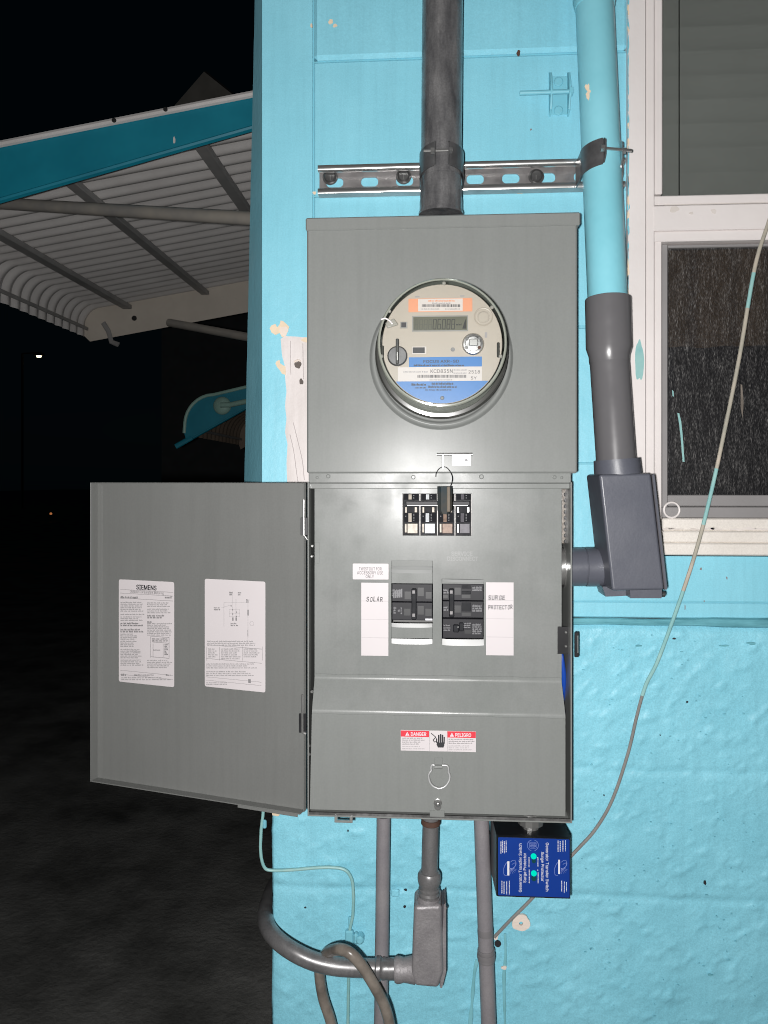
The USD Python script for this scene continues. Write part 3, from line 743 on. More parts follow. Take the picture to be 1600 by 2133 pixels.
# embossed lettering
cp("embossed_lettering", cat_([text(U, "SERVICE", 962.5, 1157.5, 8.4, True, w=-0.0002, t=0.0012, align="c", width_px=44), text(U, "DISCONNECT", 964, 1168, 8.4, True, w=-0.0002, t=0.0012, align="c", width_px=64)]), "pale_emboss", smooth=False)
# paper labels on the dead front
def label(fr, x0, y0, x1, y1, name, m, lab=None, r=0.0012, t=0.0002, w0=0.0, parent=cab):
    return part(parent, name, shape(fr, urect(fr, x0, y0, x1, y1, r), w0, t), m, label=lab)
def hand(fr, s, px, py, h, w_px, w, seed):
    """words in handwritten capitals, each letter a little off"""
    r = random.Random(seed); out = []; x = px; adv = w_px / len(s)
    for ch in s:
        out.append(text(fr, ch, x, py + r.uniform(-0.5, 0.5), h * r.uniform(0.92, 1.08), bold=True, w=w, t=0.00015, width_px=adv * 0.74, rot=r.uniform(-6, 6), shear=0.08)); x += adv
    return cat_(out)
l1 = label(U, 752.5, 1214, 809, 1366, "circuit_label", "label_white", "white ruled paper strip with SOLAR written by hand", r=0.0004)
part(l1, "rule", cat_([rectp(U, 753, y - 0.5, 808.5, y + 0.5, 0.0002, 0.0001) for y in (1252, 1290, 1328.5)]), "rule_line")
part(l1, "handwriting", hand(U, "SOLAR", 763, 1253, 9.5, 36, 0.0002, 3), "ink", smooth=False)
l2 = label(U, 1012.5, 1213, 1070, 1365, "circuit_label", "label_white", "white ruled paper strip with SURGE PROTECTOR written by hand", r=0.0004)
part(l2, "rule", cat_([rectp(U, 1013, y - 0.5, 1069.5, y + 0.5, 0.0002, 0.0001) for y in (1250.5, 1289, 1327)]), "rule_line")
part(l2, "handwriting", cat_([hand(U, "SURGE", 1017.5, 1249.5, 9, 36, 0.0002, 5), hand(U, "PROTECTOR", 1017, 1269, 8.5, 52, 0.0002, 6)]), "ink", smooth=False)
l3 = label(U, 735, 1174, 809.5, 1207, "notice_label", "label_white", "small white notice about the twistout openings", r=0.0014)
part(l3, "lettering", cat_([text(U, "TWISTOUT FOR", 771.5, 1188, 6.4, w=0.0002, align="c", width_px=47), text(U, "ACCESSORY USE", 771, 1196.3, 6.4, w=0.0002, align="c", width_px=54), text(U, "ONLY", 770.5, 1204, 6.0, w=0.0002, align="c", width_px=17)]), "ink", smooth=False)
# danger label in two languages
d0 = label(L, 835, 1522, 991.5, 1565, "danger_label", "label_white", "white and red bilingual danger sticker", r=0.0004)
for a in ((835.2, 1522, 893.8, 1534.8), (932.2, 1523.6, 991.3, 1536.8)): part(d0, "red_header", rectp(L, *a, 0.0002, 0.0001), "label_red")
part(d0, "header_word", text(L, "DANGER", 856, 1532.2, 7.2, True, 0.0003, width_px=32), "ink_white", smooth=False); part(d0, "header_word", text(L, "PELIGRO", 948.5, 1534.2, 7.2, True, 0.0003, width_px=33), "ink_white", smooth=False)
part(d0, "warning_triangle", cat_([shape(L, Polygon([L.uv(x - 4.4, y), L.uv(x + 4.4, y), L.uv(x, y - 8)]).difference(unary_union([urect(L, x - 0.5, y - 5, x + 0.5, y - 2.2), urect(L, x - 0.5, y - 1.5, x + 0.5, y - 0.7)])), 0.0003, 0.0001) for x, y in ((848.5, 1532.3), (941.5, 1534.3))]), "ink_white")
def cap(p, q, r): 
    from shapely.geometry import LineString
    return LineString([L.uv(*p), L.uv(*q)]).buffer(r * 0.00071)
hnd = unary_union([cap((914, 1547), (914, 1532), 1.5), cap((918, 1546), (918, 1530.5), 1.6), cap((922, 1547), (922, 1532), 1.5), cap((925.3, 1548), (925.6, 1536), 1.3), cap((910, 1546), (914, 1550), 1.6), cap((910, 1546), (909.5, 1539), 1.2),
                   upoly(L, [(910.5, 1547), (926, 1546), (925.5, 1553), (924, 1557), (912.5, 1557), (909.5, 1551)])])
bolt = unary_union([cap((898.5, 1527.5), (908, 1535.5), 0.8), cap((908, 1535.5), (902.5, 1541.5), 0.9), cap((902.5, 1541.5), (905, 1545.5), 0.9), cap((905, 1545.5), (909, 1544.5), 0.8)])
part(d0, "shock_symbol", shape(L, unary_union([hnd, bolt]), 0.0002, 0.0002), "ink", smooth=False)
part(d0, "divider", cat_([rectp(L, x - 0.3, 1522, x + 0.3, 1565, 0.00035, 0.0001) for x in (894.2, 931.8)]), "ink_mid")
part(d0, "small_print", cat_([print_lines(L, 838, 1538.5, 886, 4, 4.1, 2.2, 0.0002), print_lines(L, 934.5, 1541, 988, 3, 4.1, 2.2, 0.0002)]), "ink_mid", smooth=False)
part(d0, "small_print", cat_([print_lines(L, 838, 1556, 890, 2, 4.4, 2.0, 0.0002), print_lines(L, 934.5, 1554.5, 986, 3, 4.0, 2.0, 0.0002)]), "ink_grey", smooth=False)
# ring pull and acorn nut on the lower cover
cp("ring_tab", cat_([rectp(L, 904.5, 1578, 922, 1592, 0, 0.0012, 0.0005), L.place(trimesh.creation.cylinder(0.0028, 0.0118, 16, transform=trimesh.transformations.translation_matrix((*L.uv(913, 1596.5), 0.0022)) @ trimesh.transformations.rotation_matrix(math.pi / 2, (0, 1, 0))))]))
pp = [(905, 1593.5), (899.5, 1594), (897.8, 1600), (898.2, 1605), (893.8, 1612), (893.2, 1620), (896, 1630), (902, 1637.5), (910, 1641.5), (916, 1642.3), (924, 1640), (931, 1634), (936, 1625), (937, 1616), (934.5, 1609), (934.2, 1601), (932.5, 1596), (928, 1594), (921, 1593.8)]
cp("pull_ring", tube(smooth_path([at(x, y, YL - 0.004 - 0.007 * (y - 1593) / 50) for x, y in pp], 70), 0.0017, 12), "pull_zinc")
q = L.uv(912, 1672)
cp("acorn_nut", cat_([revolve(L, q, [(0, 0), (0.0062, 0), (0.0062, 0.0012), (0.0048, 0.0016), (0.0046, 0.0045), (0.0042, 0.0058), (0.003, 0.0072), (0.0014, 0.0078), (0, 0.008)], 24), disc(L, 912, 1680, 0.0052, 0, 0.0016, 20, 0.0006)]), "zinc_bright")
# meter hasp
HB2 = F(YB)
cp("hasp", cat_([tube([HB2.p(*HB2.uv(910, 946.5), 0.004), HB2.p(*HB2.uv(984, 946), 0.004)], 0.0021, 12), rectp(HB2, 942, 948.5, 981, 970, 0, 0.0022, 0.0006), rectp(HB2, 920.5, 947, 924.3, 977, 0.002, 0.0014, 0.0004)]), "zinc_bright")
cp("hasp_rivet", cat_([disc(HB2, 971.5, 958.5, 0.0042, 0.0022, 0.0012, 20, 0.0005)]), "zinc")
cp("hasp_rivet", disc(HB2, 971.5, 958.5, 0.0024, 0.0034, 0.001, 16, 0.0004), "black_steel")
# hinges and pins on the left, latch on the right
for (ya, yb, y0, y1, xo) in ((1041, 1124, 1078, 1115, 0), (1447, 1529, 1486, 1526, -3.5)):
    hf = F(YB - 0.004)
    pts = [at(633 + xo, ya, YB - 0.007), at(633.2 + xo, (ya + y1) / 2, YB - 0.007), at(633.5 + xo, y1, YB - 0.007), at(640.5 + xo, yb, YB - 0.006)]
    hg = cp("hinge", rectp(hf, 626.5 + xo, y0, 642 + xo, y1, 0, 0.0015, 0.0004), "black_steel")
    part(hg, "hinge_pin", tube([pts[0], pts[1], pts[2], pts[2] * 0.7 + pts[3] * 0.3, pts[3]], 0.0019, 12), "zinc_bright")
for y, x in ((1137, 651), (1158.5, 650), (1440, 650), (1552, 645), (1570, 645.5)):
    cp("rivet", disc(F(YB + 0.01), x, y, 0.0022, 0, 0.004, 14, 0.001), "zinc_bright")
cp("dead_front_hook", rectp(U, 656, 1129, 665.5, 1174, 0, 0.0007, 0.0003), "cabinet_grey_dull")
cp("latch", cat_([rectp(F(-0.075), 1196, 1316, 1205.5, 1368, 0, 0.004, 0.001)]), "black_steel")
cp("latch_edge", tube([at(1203.5, 1324, -0.081), at(1203.8, 1360, -0.081)], 0.0012, 8), "zinc_bright")
cp("latch_plate", rectp(F(-0.1078), 1161.5, 1305, 1186, 1362, 0, 0.0012, 0.0003), "black_steel")
for y in (1317, 1346): cp("rivet", disc(F(-0.109), 1179, y, 0.0018, 0, 0.002, 12, 0.0008), "zinc_bright")
# inside the gap on the right: neutral bar with screw holes, lug
nb = F(-0.085)
cp("neutral_bar", rectp(nb, 1168, 1018, 1186, 1132, -0.01, 0.01, 0.001), "hose_tan")
for k in range(9):
    cp("terminal_screw", disc(nb, 1179, 1030 + k * 12.2, 0.0034, 0.0001, 0.0015, 14, 0.0005), "black_steel")
cp("conduit_hub", lathe(at(1150, 1180, -0.065), at(1189, 1180, -0.065), [(0, 0), (0, 0.034), (0.008, 0.034), (0.008, 0.029), (0.016, 0.029), (0.016, 0.033), (0.022, 0.033), (0.022, 0)], 24), "zinc_bright")
w_ = [at(1166, 1350, -0.09), at(1170, 1375, -0.095), at(1174, 1410, -0.092), at(1172, 1448, -0.08), at(1165, 1480, -0.06)]
cp("blue_wire", tube(smooth_path(w_, 24), 0.0042, 10), "blue_wire")

# ------------------------------------------------------------------ the cabinet door, swung past square to the left
hinge = at(637.0, 1350, YB)
hz1, hz0 = at(637, 1005.5, YB)[2], at(637, 1689, YB)[2]
best = None
for Y in np.linspace(-0.12, 0.06, 181):
    a, b = at(203, 1003, Y), at(200, 1619, Y)
    err = abs((a[2] - b[2]) - (hz1 - hz0))
    if best is None or err < best[0]: best = (err, Y)
free = at(201.5, 1310, best[1])
du = np.array([hinge[0] - free[0], hinge[1] - free[1], 0])
DW = np.linalg.norm(du)
DF = Frame((free[0], free[1], hz0), du, (0, 0, 1))      # u from the free edge to the hinge, w towards the viewer
DHH = hz1 - hz0
door = cp("door", DF.place(cbox((0, 0, -0.0016), (DW, DHH, 0), 0.0004)), "door_inside", label="opened grey door with paper labels inside")
LD = 0.016
def dpt(name, a, b, c=0.0005, m="door_inside"): return part(door, name, DF.place(cbox(a, b, c)), m)
dpt("door_lip", (0, 0.0, 0.0002), (0.0016, DHH, LD))
dpt("door_lip", (0.0018, 0, 0.0002), (DW - 0.0018, 0.0016, LD))
dpt("door_lip", (0.0018, DHH - 0.0016, 0.0002), (DW - 0.0018, DHH, LD * 0.5))
dpt("door_lip", (DW - 0.0016, 0, 0.0002), (DW, DHH, LD * 0.35))
dpt("door_lip", (DW * 0.72, -0.004, LD - 0.002), (DW - 0.006, 0.0, LD))
dpt("weld_seam", (0.0098, 0.012, 0), (0.0112, DHH - 0.004, 0.0006), 0.0002)
lab1 = part(door, "rating_label", shape(DF, urect(DF, 248, 1209.5, 363, 1425.5, 0.003), 0.0002, 0.0002), "label_white", label="white paper label with a company name in bold capitals at the top")
lab2 = part(door, "wiring_label", shape(DF, urect(DF, 427, 1208.5, 553, 1436, 0.003), 0.0002, 0.0002), "label_white", label="white paper label with a wiring diagram")
wl = 0.0005
# label 1
_t1 = cat_([text(DF, "SIEMENS", 305.5, 1228.5, 8.0, True, wl, align="c", width_px=42)])
def lp(lab, name, mesh, m): part(door, name, mesh, m, smooth=False)
lp(lab1, "label_heading", _t1, "ink")
lp(lab1, "label_lettering", cat_([text(DF, "Outdoor Combination Metering", 306, 1236.3, 4.6, False, wl, align="c", width_px=70)]), "ink_mid")
lp(lab1, "label_rule", cat_([rectp(DF, 251, y, 361, y + 0.8, wl, 0.0001) for y in (1230.4, 1238, 1248.2)]), "ink_mid")
for g in [print_lines(DF, 251.5, 1246.5, 288, 1, 4, 4.2, wl), print_lines(DF, 344, 1246.5, 360, 1, 4, 4.2, wl),
    print_lines(DF, 251.5, 1300, 303, 2, 4.2, 3.0, wl), print_lines(DF, 251.5, 1313, 303, 2, 4.2, 3.0, wl), print_lines(DF, 307, 1284, 345, 2, 4, 3, wl), print_lines(DF, 307, 1297, 322, 1, 4, 3, wl)]: lp(lab1, "label_print", g, "ink_mid")
for g in [print_lines(DF, 251.5, 1256, 302, 6, 3.6, 2.2, wl), print_lines(DF, 251.5, 1281, 304, 1, 3.6, 2.2, wl), print_lines(DF, 251.5, 1286, 302, 3, 3.6, 2.2, wl),
    print_lines(DF, 251.5, 1322, 288, 4, 3.5, 2.2, wl), print_lines(DF, 251.5, 1337, 288, 4, 3.5, 2.2, wl), print_lines(DF, 251.5, 1354, 302, 6, 3.4, 2.2, wl, fill=0.9), print_lines(DF, 251.5, 1376, 304, 4, 3.5, 2.2, wl),
    print_lines(DF, 307, 1257, 359, 3, 3.6, 2.2, wl), print_lines(DF, 307, 1270, 360, 3, 3.6, 2.2, wl), print_lines(DF, 307, 1300, 360, 8, 3.4, 2.2, wl), print_lines(DF, 307, 1377, 361, 5, 3.6, 2.2, wl), print_lines(DF, 253, 1412.5, 358, 2, 4, 2.2, wl)]: lp(lab1, "label_print", g, "ink_grey")
lp(lab1, "label_table", cat_([rectp(DF, a, b, c, d, wl, 0.0001) for a, b, c, d in ((314, 1326, 353, 1327), (314, 1369, 353, 1370), (314, 1326, 314.8, 1370), (352.3, 1326, 353, 1370), (318, 1338, 353, 1339), (319, 1341, 319.6, 1368), (340, 1341, 340.6, 1368), (251, 1401, 361, 1401.7), (251, 1409.5, 361, 1410.2))]
     + [print_lines(DF, 317, 1332, 350, 2, 4, 2.4, wl), print_lines(DF, 320, 1355, 339, 1, 4, 2, wl), print_lines(DF, 343, 1344, 351, 7, 3.4, 2.4, wl), print_lines(DF, 253, 1407.5, 264, 1, 4, 4, wl), print_lines(DF, 280, 1407, 326, 1, 4, 2, wl), print_lines(DF, 346, 1407.5, 360, 1, 4, 3, wl)]), "ink_mid")
# label 2
dg = [((485, 1240), (485, 1292)), ((492, 1248), (492, 1292)), ((517, 1250), (517, 1332)), ((467, 1255), (467, 1305)), ((467, 1255), (515, 1255)), ((462, 1266), (482, 1260)), ((478, 1270), (478, 1284)), ((500, 1270), (500, 1284)), ((478, 1270), (500, 1270)), ((478, 1277), (500, 1277)), ((478, 1284), (500, 1284))]
lp(lab2, "wiring_diagram", cat_([shape(DF, __import__("shapely").geometry.LineString([DF.uv(*a), DF.uv(*b)]).buffer(0.00022), wl, 0.0001) for a, b in dg] + [shape(DF, Point(DF.uv(525, 1299)).buffer(0.0036).difference(Point(DF.uv(525, 1299)).buffer(0.0031)), wl, 0.0001)]), "ink_grey")
for g in [disc(DF, x, y, 0.0011, wl, 0.0001, 10) for x, y in ((482, 1262), (485, 1270), (485, 1279), (493, 1275), (493, 1284))] + [rectp(DF, 484, 1286, 487, 1293, wl, 0.0001), rectp(DF, 491, 1286, 494, 1293, wl, 0.0001), rectp(DF, 515.6, 1270, 518.6, 1282, wl, 0.0001),
    print_lines(DF, 478, 1236, 486, 2, 4, 3, wl), print_lines(DF, 496, 1236, 504, 2, 4, 3, wl), print_lines(DF, 446, 1267, 461, 2, 4, 2.4, wl), print_lines(DF, 481, 1300, 496, 2, 4, 2.4, wl), print_lines(DF, 513, 1251, 520, 2, 4, 3, wl), rectp(DF, 516, 1312, 517.4, 1326, wl, 0.0001)]: lp(lab2, "label_print", g, "ink_mid")
for g in [print_lines(DF, 432, 1337, 548, 3, 4.0, 2.4, wl, fill=1.0), print_lines(DF, 430, 1384, 546, 3, 4.0, 2.2, wl), print_lines(DF, 430, 1400, 546, 3, 4.0, 2.2, wl), print_lines(DF, 430, 1423, 480, 2, 3.6, 2, wl), print_lines(DF, 434, 1353, 454, 5, 4.0, 2.4, wl), print_lines(DF, 461, 1353, 502, 6, 4.0, 2.4, wl), print_lines(DF, 508, 1353, 544, 5, 4.0, 2.4, wl)]: lp(lab2, "label_print", g, "ink_grey")
lp(lab2, "label_table", cat_([rectp(DF, a, b, c, d, wl, 0.0001) for a, b, c, d in ((431, 1347, 547, 1347.8), (430, 1376, 546, 1376.8), (431, 1347, 431.7, 1376), (457, 1347, 457.7, 1376), (505, 1347, 505.7, 1376), (546.3, 1347, 547, 1376), (429, 1415, 545, 1415.6), (429, 1422, 545, 1422.6))] + [rectp(DF, 517.5, 1414.5, 523, 1422.5, wl + 0.0001, 0.0002)]), "ink_mid")

# ------------------------------------------------------------------ electricity meter
MC = B.uv(918.5, 746)
met = thing("electric_meter", "round electricity meter under a clear cover with blue and orange labels", "electric meter", B.p(MC[0], MC[1], 0))
def mp(name, mesh, m, parent=None, **k): return part(parent or met, name, mesh, m, **k)
cp("socket_ring", revolve(B, MC, [(0.1062, 0.0001), (0.1050, 0.0012), (0.1038, 0.0034), (0.1022, 0.0056), (0.1003, 0.0068), (0.0982, 0.0068), (0.0963, 0.0056), (0.0950, 0.0034), (0.0940, 0.0012), (0.0925, 0.0006), (0.086, 0.0006)], 96), CG, smooth=80)
mp("meter_base", revolve(B, MC, [(0, 0.0045), (0.0905, 0.0045), (0.0905, 0.036), (0.088, 0.040), (0, 0.040)], 64), "meter_dark")
mp("base_rim", revolve(B, MC, [(0.079, 0.0541), (0.0862, 0.0541), (0.0862, 0.058), (0.079, 0.058), (0.079, 0.0541)], 64), "cabinet_grey")
mp("cover_flange", revolve(B, MC, [(0.080, 0.0402), (0.0925, 0.0402), (0.0940, 0.043), (0.0940, 0.050), (0.0915, 0.0535), (0.0868, 0.0540), (0.080, 0.0540), (0.080, 0.0402)], 72), "meter_rim")
mp("inner_housing", revolve(B, MC, [(0, 0.0545), (0.0795, 0.0545), (0.0785, 0.062), (0.0775, 0.085), (0.0775, 0.1125), (0, 0.1125)], 64), "meter_body")
WF = 0.1175
mp("face_plate", revolve(B, MC, [(0, 0.1127), (0.0797, 0.1127), (0.0797, WF - 0.001), (0.0790, WF), (0, WF)], 72), "meter_face")
mp("cover_wall", revolve(B, MC, [(0.0866, 0.0541), (0.0866, 0.062), (0.0845, 0.066), (0.0843, 0.1242)], 96), "clear_wall")
mp("glass_cover", revolve(B, MC, [(0.0815, 0.1296), (0.0805, 0.1300), (0.0, 0.1312)], 96), "meter_glass")
mp("cover_rim", revolve(B, MC, [(0.0833, 0.1245), (0.0849, 0.1245), (0.0849, 0.1275), (0.0836, 0.1295), (0.0815, 0.1297), (0.0833, 0.1275), (0.0833, 0.1245)], 96), "clear_rim")
M = F(YB - WF)
RM = F(YB - 0.127)
for (x, y) in ((811, 648), (1025, 640), (921, 829), (925, 590), (1043, 742), (795, 742)):
    g = trimesh.creation.icosphere(2, 0.0026).apply_scale((1, 0.9, 1)).apply_translation(RM.p(*RM.uv(x, y)))
    mp("cover_lug", g, "clear_glint", smooth=True)  # clear bumps added to make bright glints on the cover
mp("seal_tab", RM.place(rhull([(*(RM.uv(803, 672)), 0.001), (*(RM.uv(822, 664)), 0.002), (*(RM.uv(829, 678)), 0.001), (*(RM.uv(806, 684)), 0.0)], 0.0016, 2)), "clear_glint", smooth=50)  # glossy clear prism added to carry the glare beside the seal
mp("seal_tab", tube(smooth_path([RM.p(*RM.uv(x, y), 0.002) for x, y in ((794, 666), (803, 664), (812, 669), (818, 676))], 16), 0.0012, 8), "label_white")
def clip(g): return g.intersection(Point(MC).buffer(0.0787, quad_segs=24))
tri = mp("blue_band", shape(M, clip(urect(M, 852, 743.5, 1004, 764)), 0.0002, 0.0002), "label_blue")
mp("print", cat_([text(M, "FOCUS AXR-SD", 882, 756, 5.6, True, 0.0005, width_px=74)]), "ink", tri, smooth=False)
mp("print", print_lines(M, 862, 763, 976, 1, 4, 4.0, 0.0005, fill=1.2), "ink", tri, smooth=False)
wb = mp("white_band", shape(M, clip(urect(M, 829, 764.2, 1004, 793.8)), 0.0002, 0.0002), "meter_label_white")
mp("print", cat_([text(M, "KCD835N", 897, 777, 7.4, False, 0.0005, width_px=46), text(M, "2518", 976, 778, 6.6, False, 0.0005, width_px=24), text(M, "5Y", 981, 790.5, 6.2, False, 0.0005, width_px=12)]), "ink", wb, smooth=False)
mp("print", cat_([print_lines(M, 840, 776, 893, 1, 4, 3, 0.0005, fill=1.2), print_lines(M, 945, 772, 972, 1, 4, 3, 0.0005, fill=1.2), print_lines(M, 945, 778.5, 972, 1, 4, 3, 0.0005, fill=1.2), print_lines(M, 895, 792.5, 946, 1, 4, 3, 0.0005, fill=1.2)]), "ink_mid", wb, smooth=False)
mp("barcode", bars(M, 870, 781, 971, 787, 0.0005), "ink", wb, smooth=False)
lb = mp("blue_band", shape(M, clip(urect(M, 800, 794, 1030, 840)), 0.0002, 0.0002), "label_blue")
mp("print", cat_([print_lines(M, 857, 803.5, 888, 1, 5, 5.0, 0.0005, fill=1.3), print_lines(M, 899, 801.5, 944, 1, 4, 4.6, 0.0005, fill=1.2), print_lines(M, 892, 808, 954, 1, 4, 4.6, 0.0005, fill=1.3), print_lines(M, 864, 809, 888, 1, 4, 2.6, 0.0005, fill=1.2), print_lines(M, 886, 813.5, 944, 1, 4, 2.8, 0.0005, fill=1.2)]), "ink", lb, smooth=False)
ol = mp("orange_label", shape(M, urect(M, 851, 621.5, 984, 649.5, 0.0006), 0.0002, 0.0002), "label_orange")
mp("white_panel", shape(M, urect(M, 871, 622.5, 964, 648, 0.0003), 0.0005, 0.0001), "meter_label_white", ol)
mp("print", cat_([print_lines(M, 892, 628.5, 948, 1, 4, 3.6, 0.0007, fill=1.2)]), "label_orange", ol, smooth=False)
mp("print", cat_([print_lines(M, 900, 633, 938, 1, 4, 2.6, 0.0007, fill=1.2), print_lines(M, 878, 645, 916, 1, 4, 2.6, 0.0007, fill=1.2), print_lines(M, 927, 645, 958, 1, 4, 2.6, 0.0007, fill=1.2)]), "ink_mid", ol, smooth=False)
mp("barcode", bars(M, 879, 634, 959, 639.5, 0.0007), "ink", ol, smooth=False)
for x, y in ((869.5, 618), (963, 616.5)): mp("slot", rectp(M, x - 4.5, y - 1.3, x + 4.5, y + 1.3, 0, 0.0003), "ink_mid")
lcd = mp("display", rectp(M, 858.5, 657.5, 975, 690.5, 0, 0.0006, 0.0002), "meter_body")
mp("screen", rectp(M, 861, 660, 973, 688, 0.0006, 0.0003), "lcd_glass", lcd)
SEG = {"0": "abcdef", "8": "abcdefg", "6": "acdefg"}
def seg7(ch, x, y, w, h, lean=1.2):
    """one seven-segment figure whose lower left corner is at the picture point"""
    L_ = {"a": (0, 1, 1, 1), "b": (1, .5, 1, 1), "c": (1, 0, 1, .5), "d": (0, 0, 1, 0), "e": (0, 0, 0, .5), "f": (0, .5, 0, 1), "g": (0, .5, 1, .5)}
    out = []
    for s in SEG[ch]:
        a = L_[s]
        p, q = (x + a[0] * w + lean * a[1], y - a[1] * h), (x + a[2] * w + lean * a[3], y - a[3] * h)
        out.append(__import__("shapely").geometry.LineString([M.uv(*p), M.uv(*q)]).buffer(0.00048, cap_style=2))
    return shape(M, unary_union(out), 0.0009, 0.0002)
mp("figures", cat_([seg7(c, 902 + 9.6 * i, 685.5, 6.0, 20) for i, c in enumerate("06088")]), "lcd_ink", lcd)
mp("figures", cat_([seg7("8", 864 + 9.6 * i, 686, 6.0, 20) for i in range(4)]), "lcd_ghost", lcd)
mp("figures", cat_([print_lines(M, 950, 678, 962, 1, 4, 4, 0.0009, fill=1.2), shape(M, Polygon([M.uv(963, 685), M.uv(971, 685), M.uv(971, 663), M.uv(967, 672)]), 0.0009, 0.0002)]), "lcd_ink", lcd)
mp("optical_port", cat_([rectp(M, 834, 670.5, 848.5, 684, 0, 0.0008, 0.0003)]), "meter_body")
mp("port_window", cat_([rectp(M, 836, 672, 846, 682, 0.0008, 0.0004)]), "ink")
mp("switch_window", rectp(M, 860, 723.5, 885, 735.5, 0, 0.0006), "ink")
mp("switch_frame", rectp(M, 858.5, 722, 888, 737.5, 0, 0.0003, 0.0001), "meter_label_white")
mp("index_mark", cat_([rectp(M, 1010, 692, 1015, 703.5, 0, 0.0005)]), "ink_mid")
mp("index_mark", cat_([disc(M, 943.3, 728, 0.0029, 0, 0.0005, 18), rectp(M, 942.6, 724, 944.4, 732, 0.0005, 0.0003)]), "bolt_head")
mp("knockout", revolve(M, M.uv(1007, 660), [(0.0105, 0), (0.0125, 0), (0.0125, 0.0004), (0.0118, 0.0008), (0.0105, 0.0004)], 40), "meter_face")
mp("knockout", revolve(M, M.uv(1007, 660), [(0.0068, 0), (0.0082, 0), (0.0080, 0.0006), (0.0070, 0.0006)], 36), "meter_face")
kn = mp("lock_knob", disc(M, 828, 742, 0.0134, 0.0, 0.0042, 36, 0.0018), "strap_steel")
mp("lever", cat_([rectp(M, 825, 707, 831.5, 760, 0.0043, 0.003, 0.001)]), "meter_dark", kn)
mp("lever_edge", rectp(M, 827.3, 735, 829.2, 752, 0.0074, 0.0004, 0.0001), "zinc_bright", kn)
pt = mp("reset_port", revolve(M, M.uv(985.5, 717), [(0, 0), (0.0146, 0), (0.0146, 0.001), (0.0128, 0.0042), (0.0105, 0.0046), (0.0096, 0.003), (0, 0.003)], 40), "zinc")
mp("port_clip", cat_([rectp(M, 977, 707, 995, 722, 0.0031, 0.0022, 0.0009)]), "zinc_bright", pt)
for x, y in ((971, 725), (998, 725), (973, 707), (998, 706)): mp("port_rivet", disc(M, x, y, 0.0022, 0.0042, 0.0008, 12, 0.0003), "rust" if x > 990 and y > 720 else "bolt_head", pt)
for y, x in ((742, 797), (735, 1038)):
    mp("cover_notch", rectp(M, x - 3, y - 22, x + 3, y + 10, -0.001, 0.003, 0.001), "meter_rim")

# ------------------------------------------------------------------ breakers
YK = -0.098
K = F(YK)
bm = thing("circuit_breaker", "wide black four-pole main breaker with a long tie handle and metal tags", "circuit breaker", at(910, 1116, YK))
K2 = F(-0.086)
part(bm, "case", rectp(K2, 834, 1024, 987, 1120, -0.02, 0.0165, 0.001), "breaker_black")
px_ = [842, 878, 914.5, 950.5]
def wedge(fr, x0, y0, x1, y1, t_top, t_bot):
    """a block whose face leans: t_top thick at the upper edge, t_bot at the lower"""
    u0, v0, u1, v1 = fr.rect(x0, y0, x1, y1)
    return fr.place(trimesh.convex.convex_hull(np.array([(u, v, w) for u in (u0, u1) for v, t in ((v0, t_bot), (v1, t_top)) for w in (-0.001, t)])))
tags = ["tin_label_cream", "tin_label_white", "tin_label_tan", "tin_label_grey"]
K2 = F(-0.0825 - 0.0)
K2f = F(-0.0822)
for i, x in enumerate(px_):
    pole = part(bm, "pole", cat_([wedge(K2f, x, 1028, x + 30, 1041, 0.004, 0.0075), wedge(K2f, x, 1068, x + 30, 1088, 0.0078, 0.0035), wedge(K2f, x, 1052, x + 30, 1068, 0.0005, 0.0025)]), "breaker_black")
    part(pole, "tag", rectp(K2f, x + 7, 1090.5, x + 28, 1110.5, 0.0003, 0.004, 0.0005), tags[i])
    part(pole, "tag", cat_([wedge(K2f, x + 9, 1068.5, x + 16, 1087, 0.0083, 0.0042), wedge(K2f, x + 9.5, 1029.5, x + 16, 1040, 0.005, 0.008)]), tags[i])
    part(pole, "vent_mark", cat_([rectp(K2f, x + 19.5, 1070 + 3.2 * j, x + 21.2, 1071.4 + 3.2 * j, 0.0076 - 0.0006 * j, 0.0008) for j in range(5)] + [rectp(K2f, x + 3, 1074, x + 4.4, 1076, 0.0072, 0.0002), rectp(K2f, x + 19.5, 1031, x + 21, 1033, 0.0072, 0.0002), rectp(K2f, x + 19.5, 1036, x + 21, 1038, 0.0072, 0.0002)]), "breaker_print", smooth=False)
    part(pole, "clamp_edge", cat_([rectp(K2f, x + 2.0, 1056, x + 6, 1068, 0.0021, 0.002, 0.0004), rectp(K2f, x + 22, 1056, x + 27, 1067, 0.0021, 0.002, 0.0004), rectp(K2f, x + 1.5, 1091, x + 5.5, 1109, 0.0003, 0.002, 0.0004)]), "tin_label_cream" if i != 3 else "zinc")
for x in (875, 911.3, 947.5, 838.8, 982):
    part(bm, "divider", rectp(K2f, x - 1.7, 1028, x + 1.7, 1116, 0.0, 0.0085, 0.0006), "divider_steel")
tb = part(bm, "tie_handle", rectp(K2f, 846, 1043, 978, 1052.5, 0.008, 0.008, 0.001), "breaker_charcoal")
part(tb, "handle_edge", rectp(K2f, 849, 1051.3, 974, 1052.6, 0.0161, 0.0005, 0.0002), "ring_zinc")

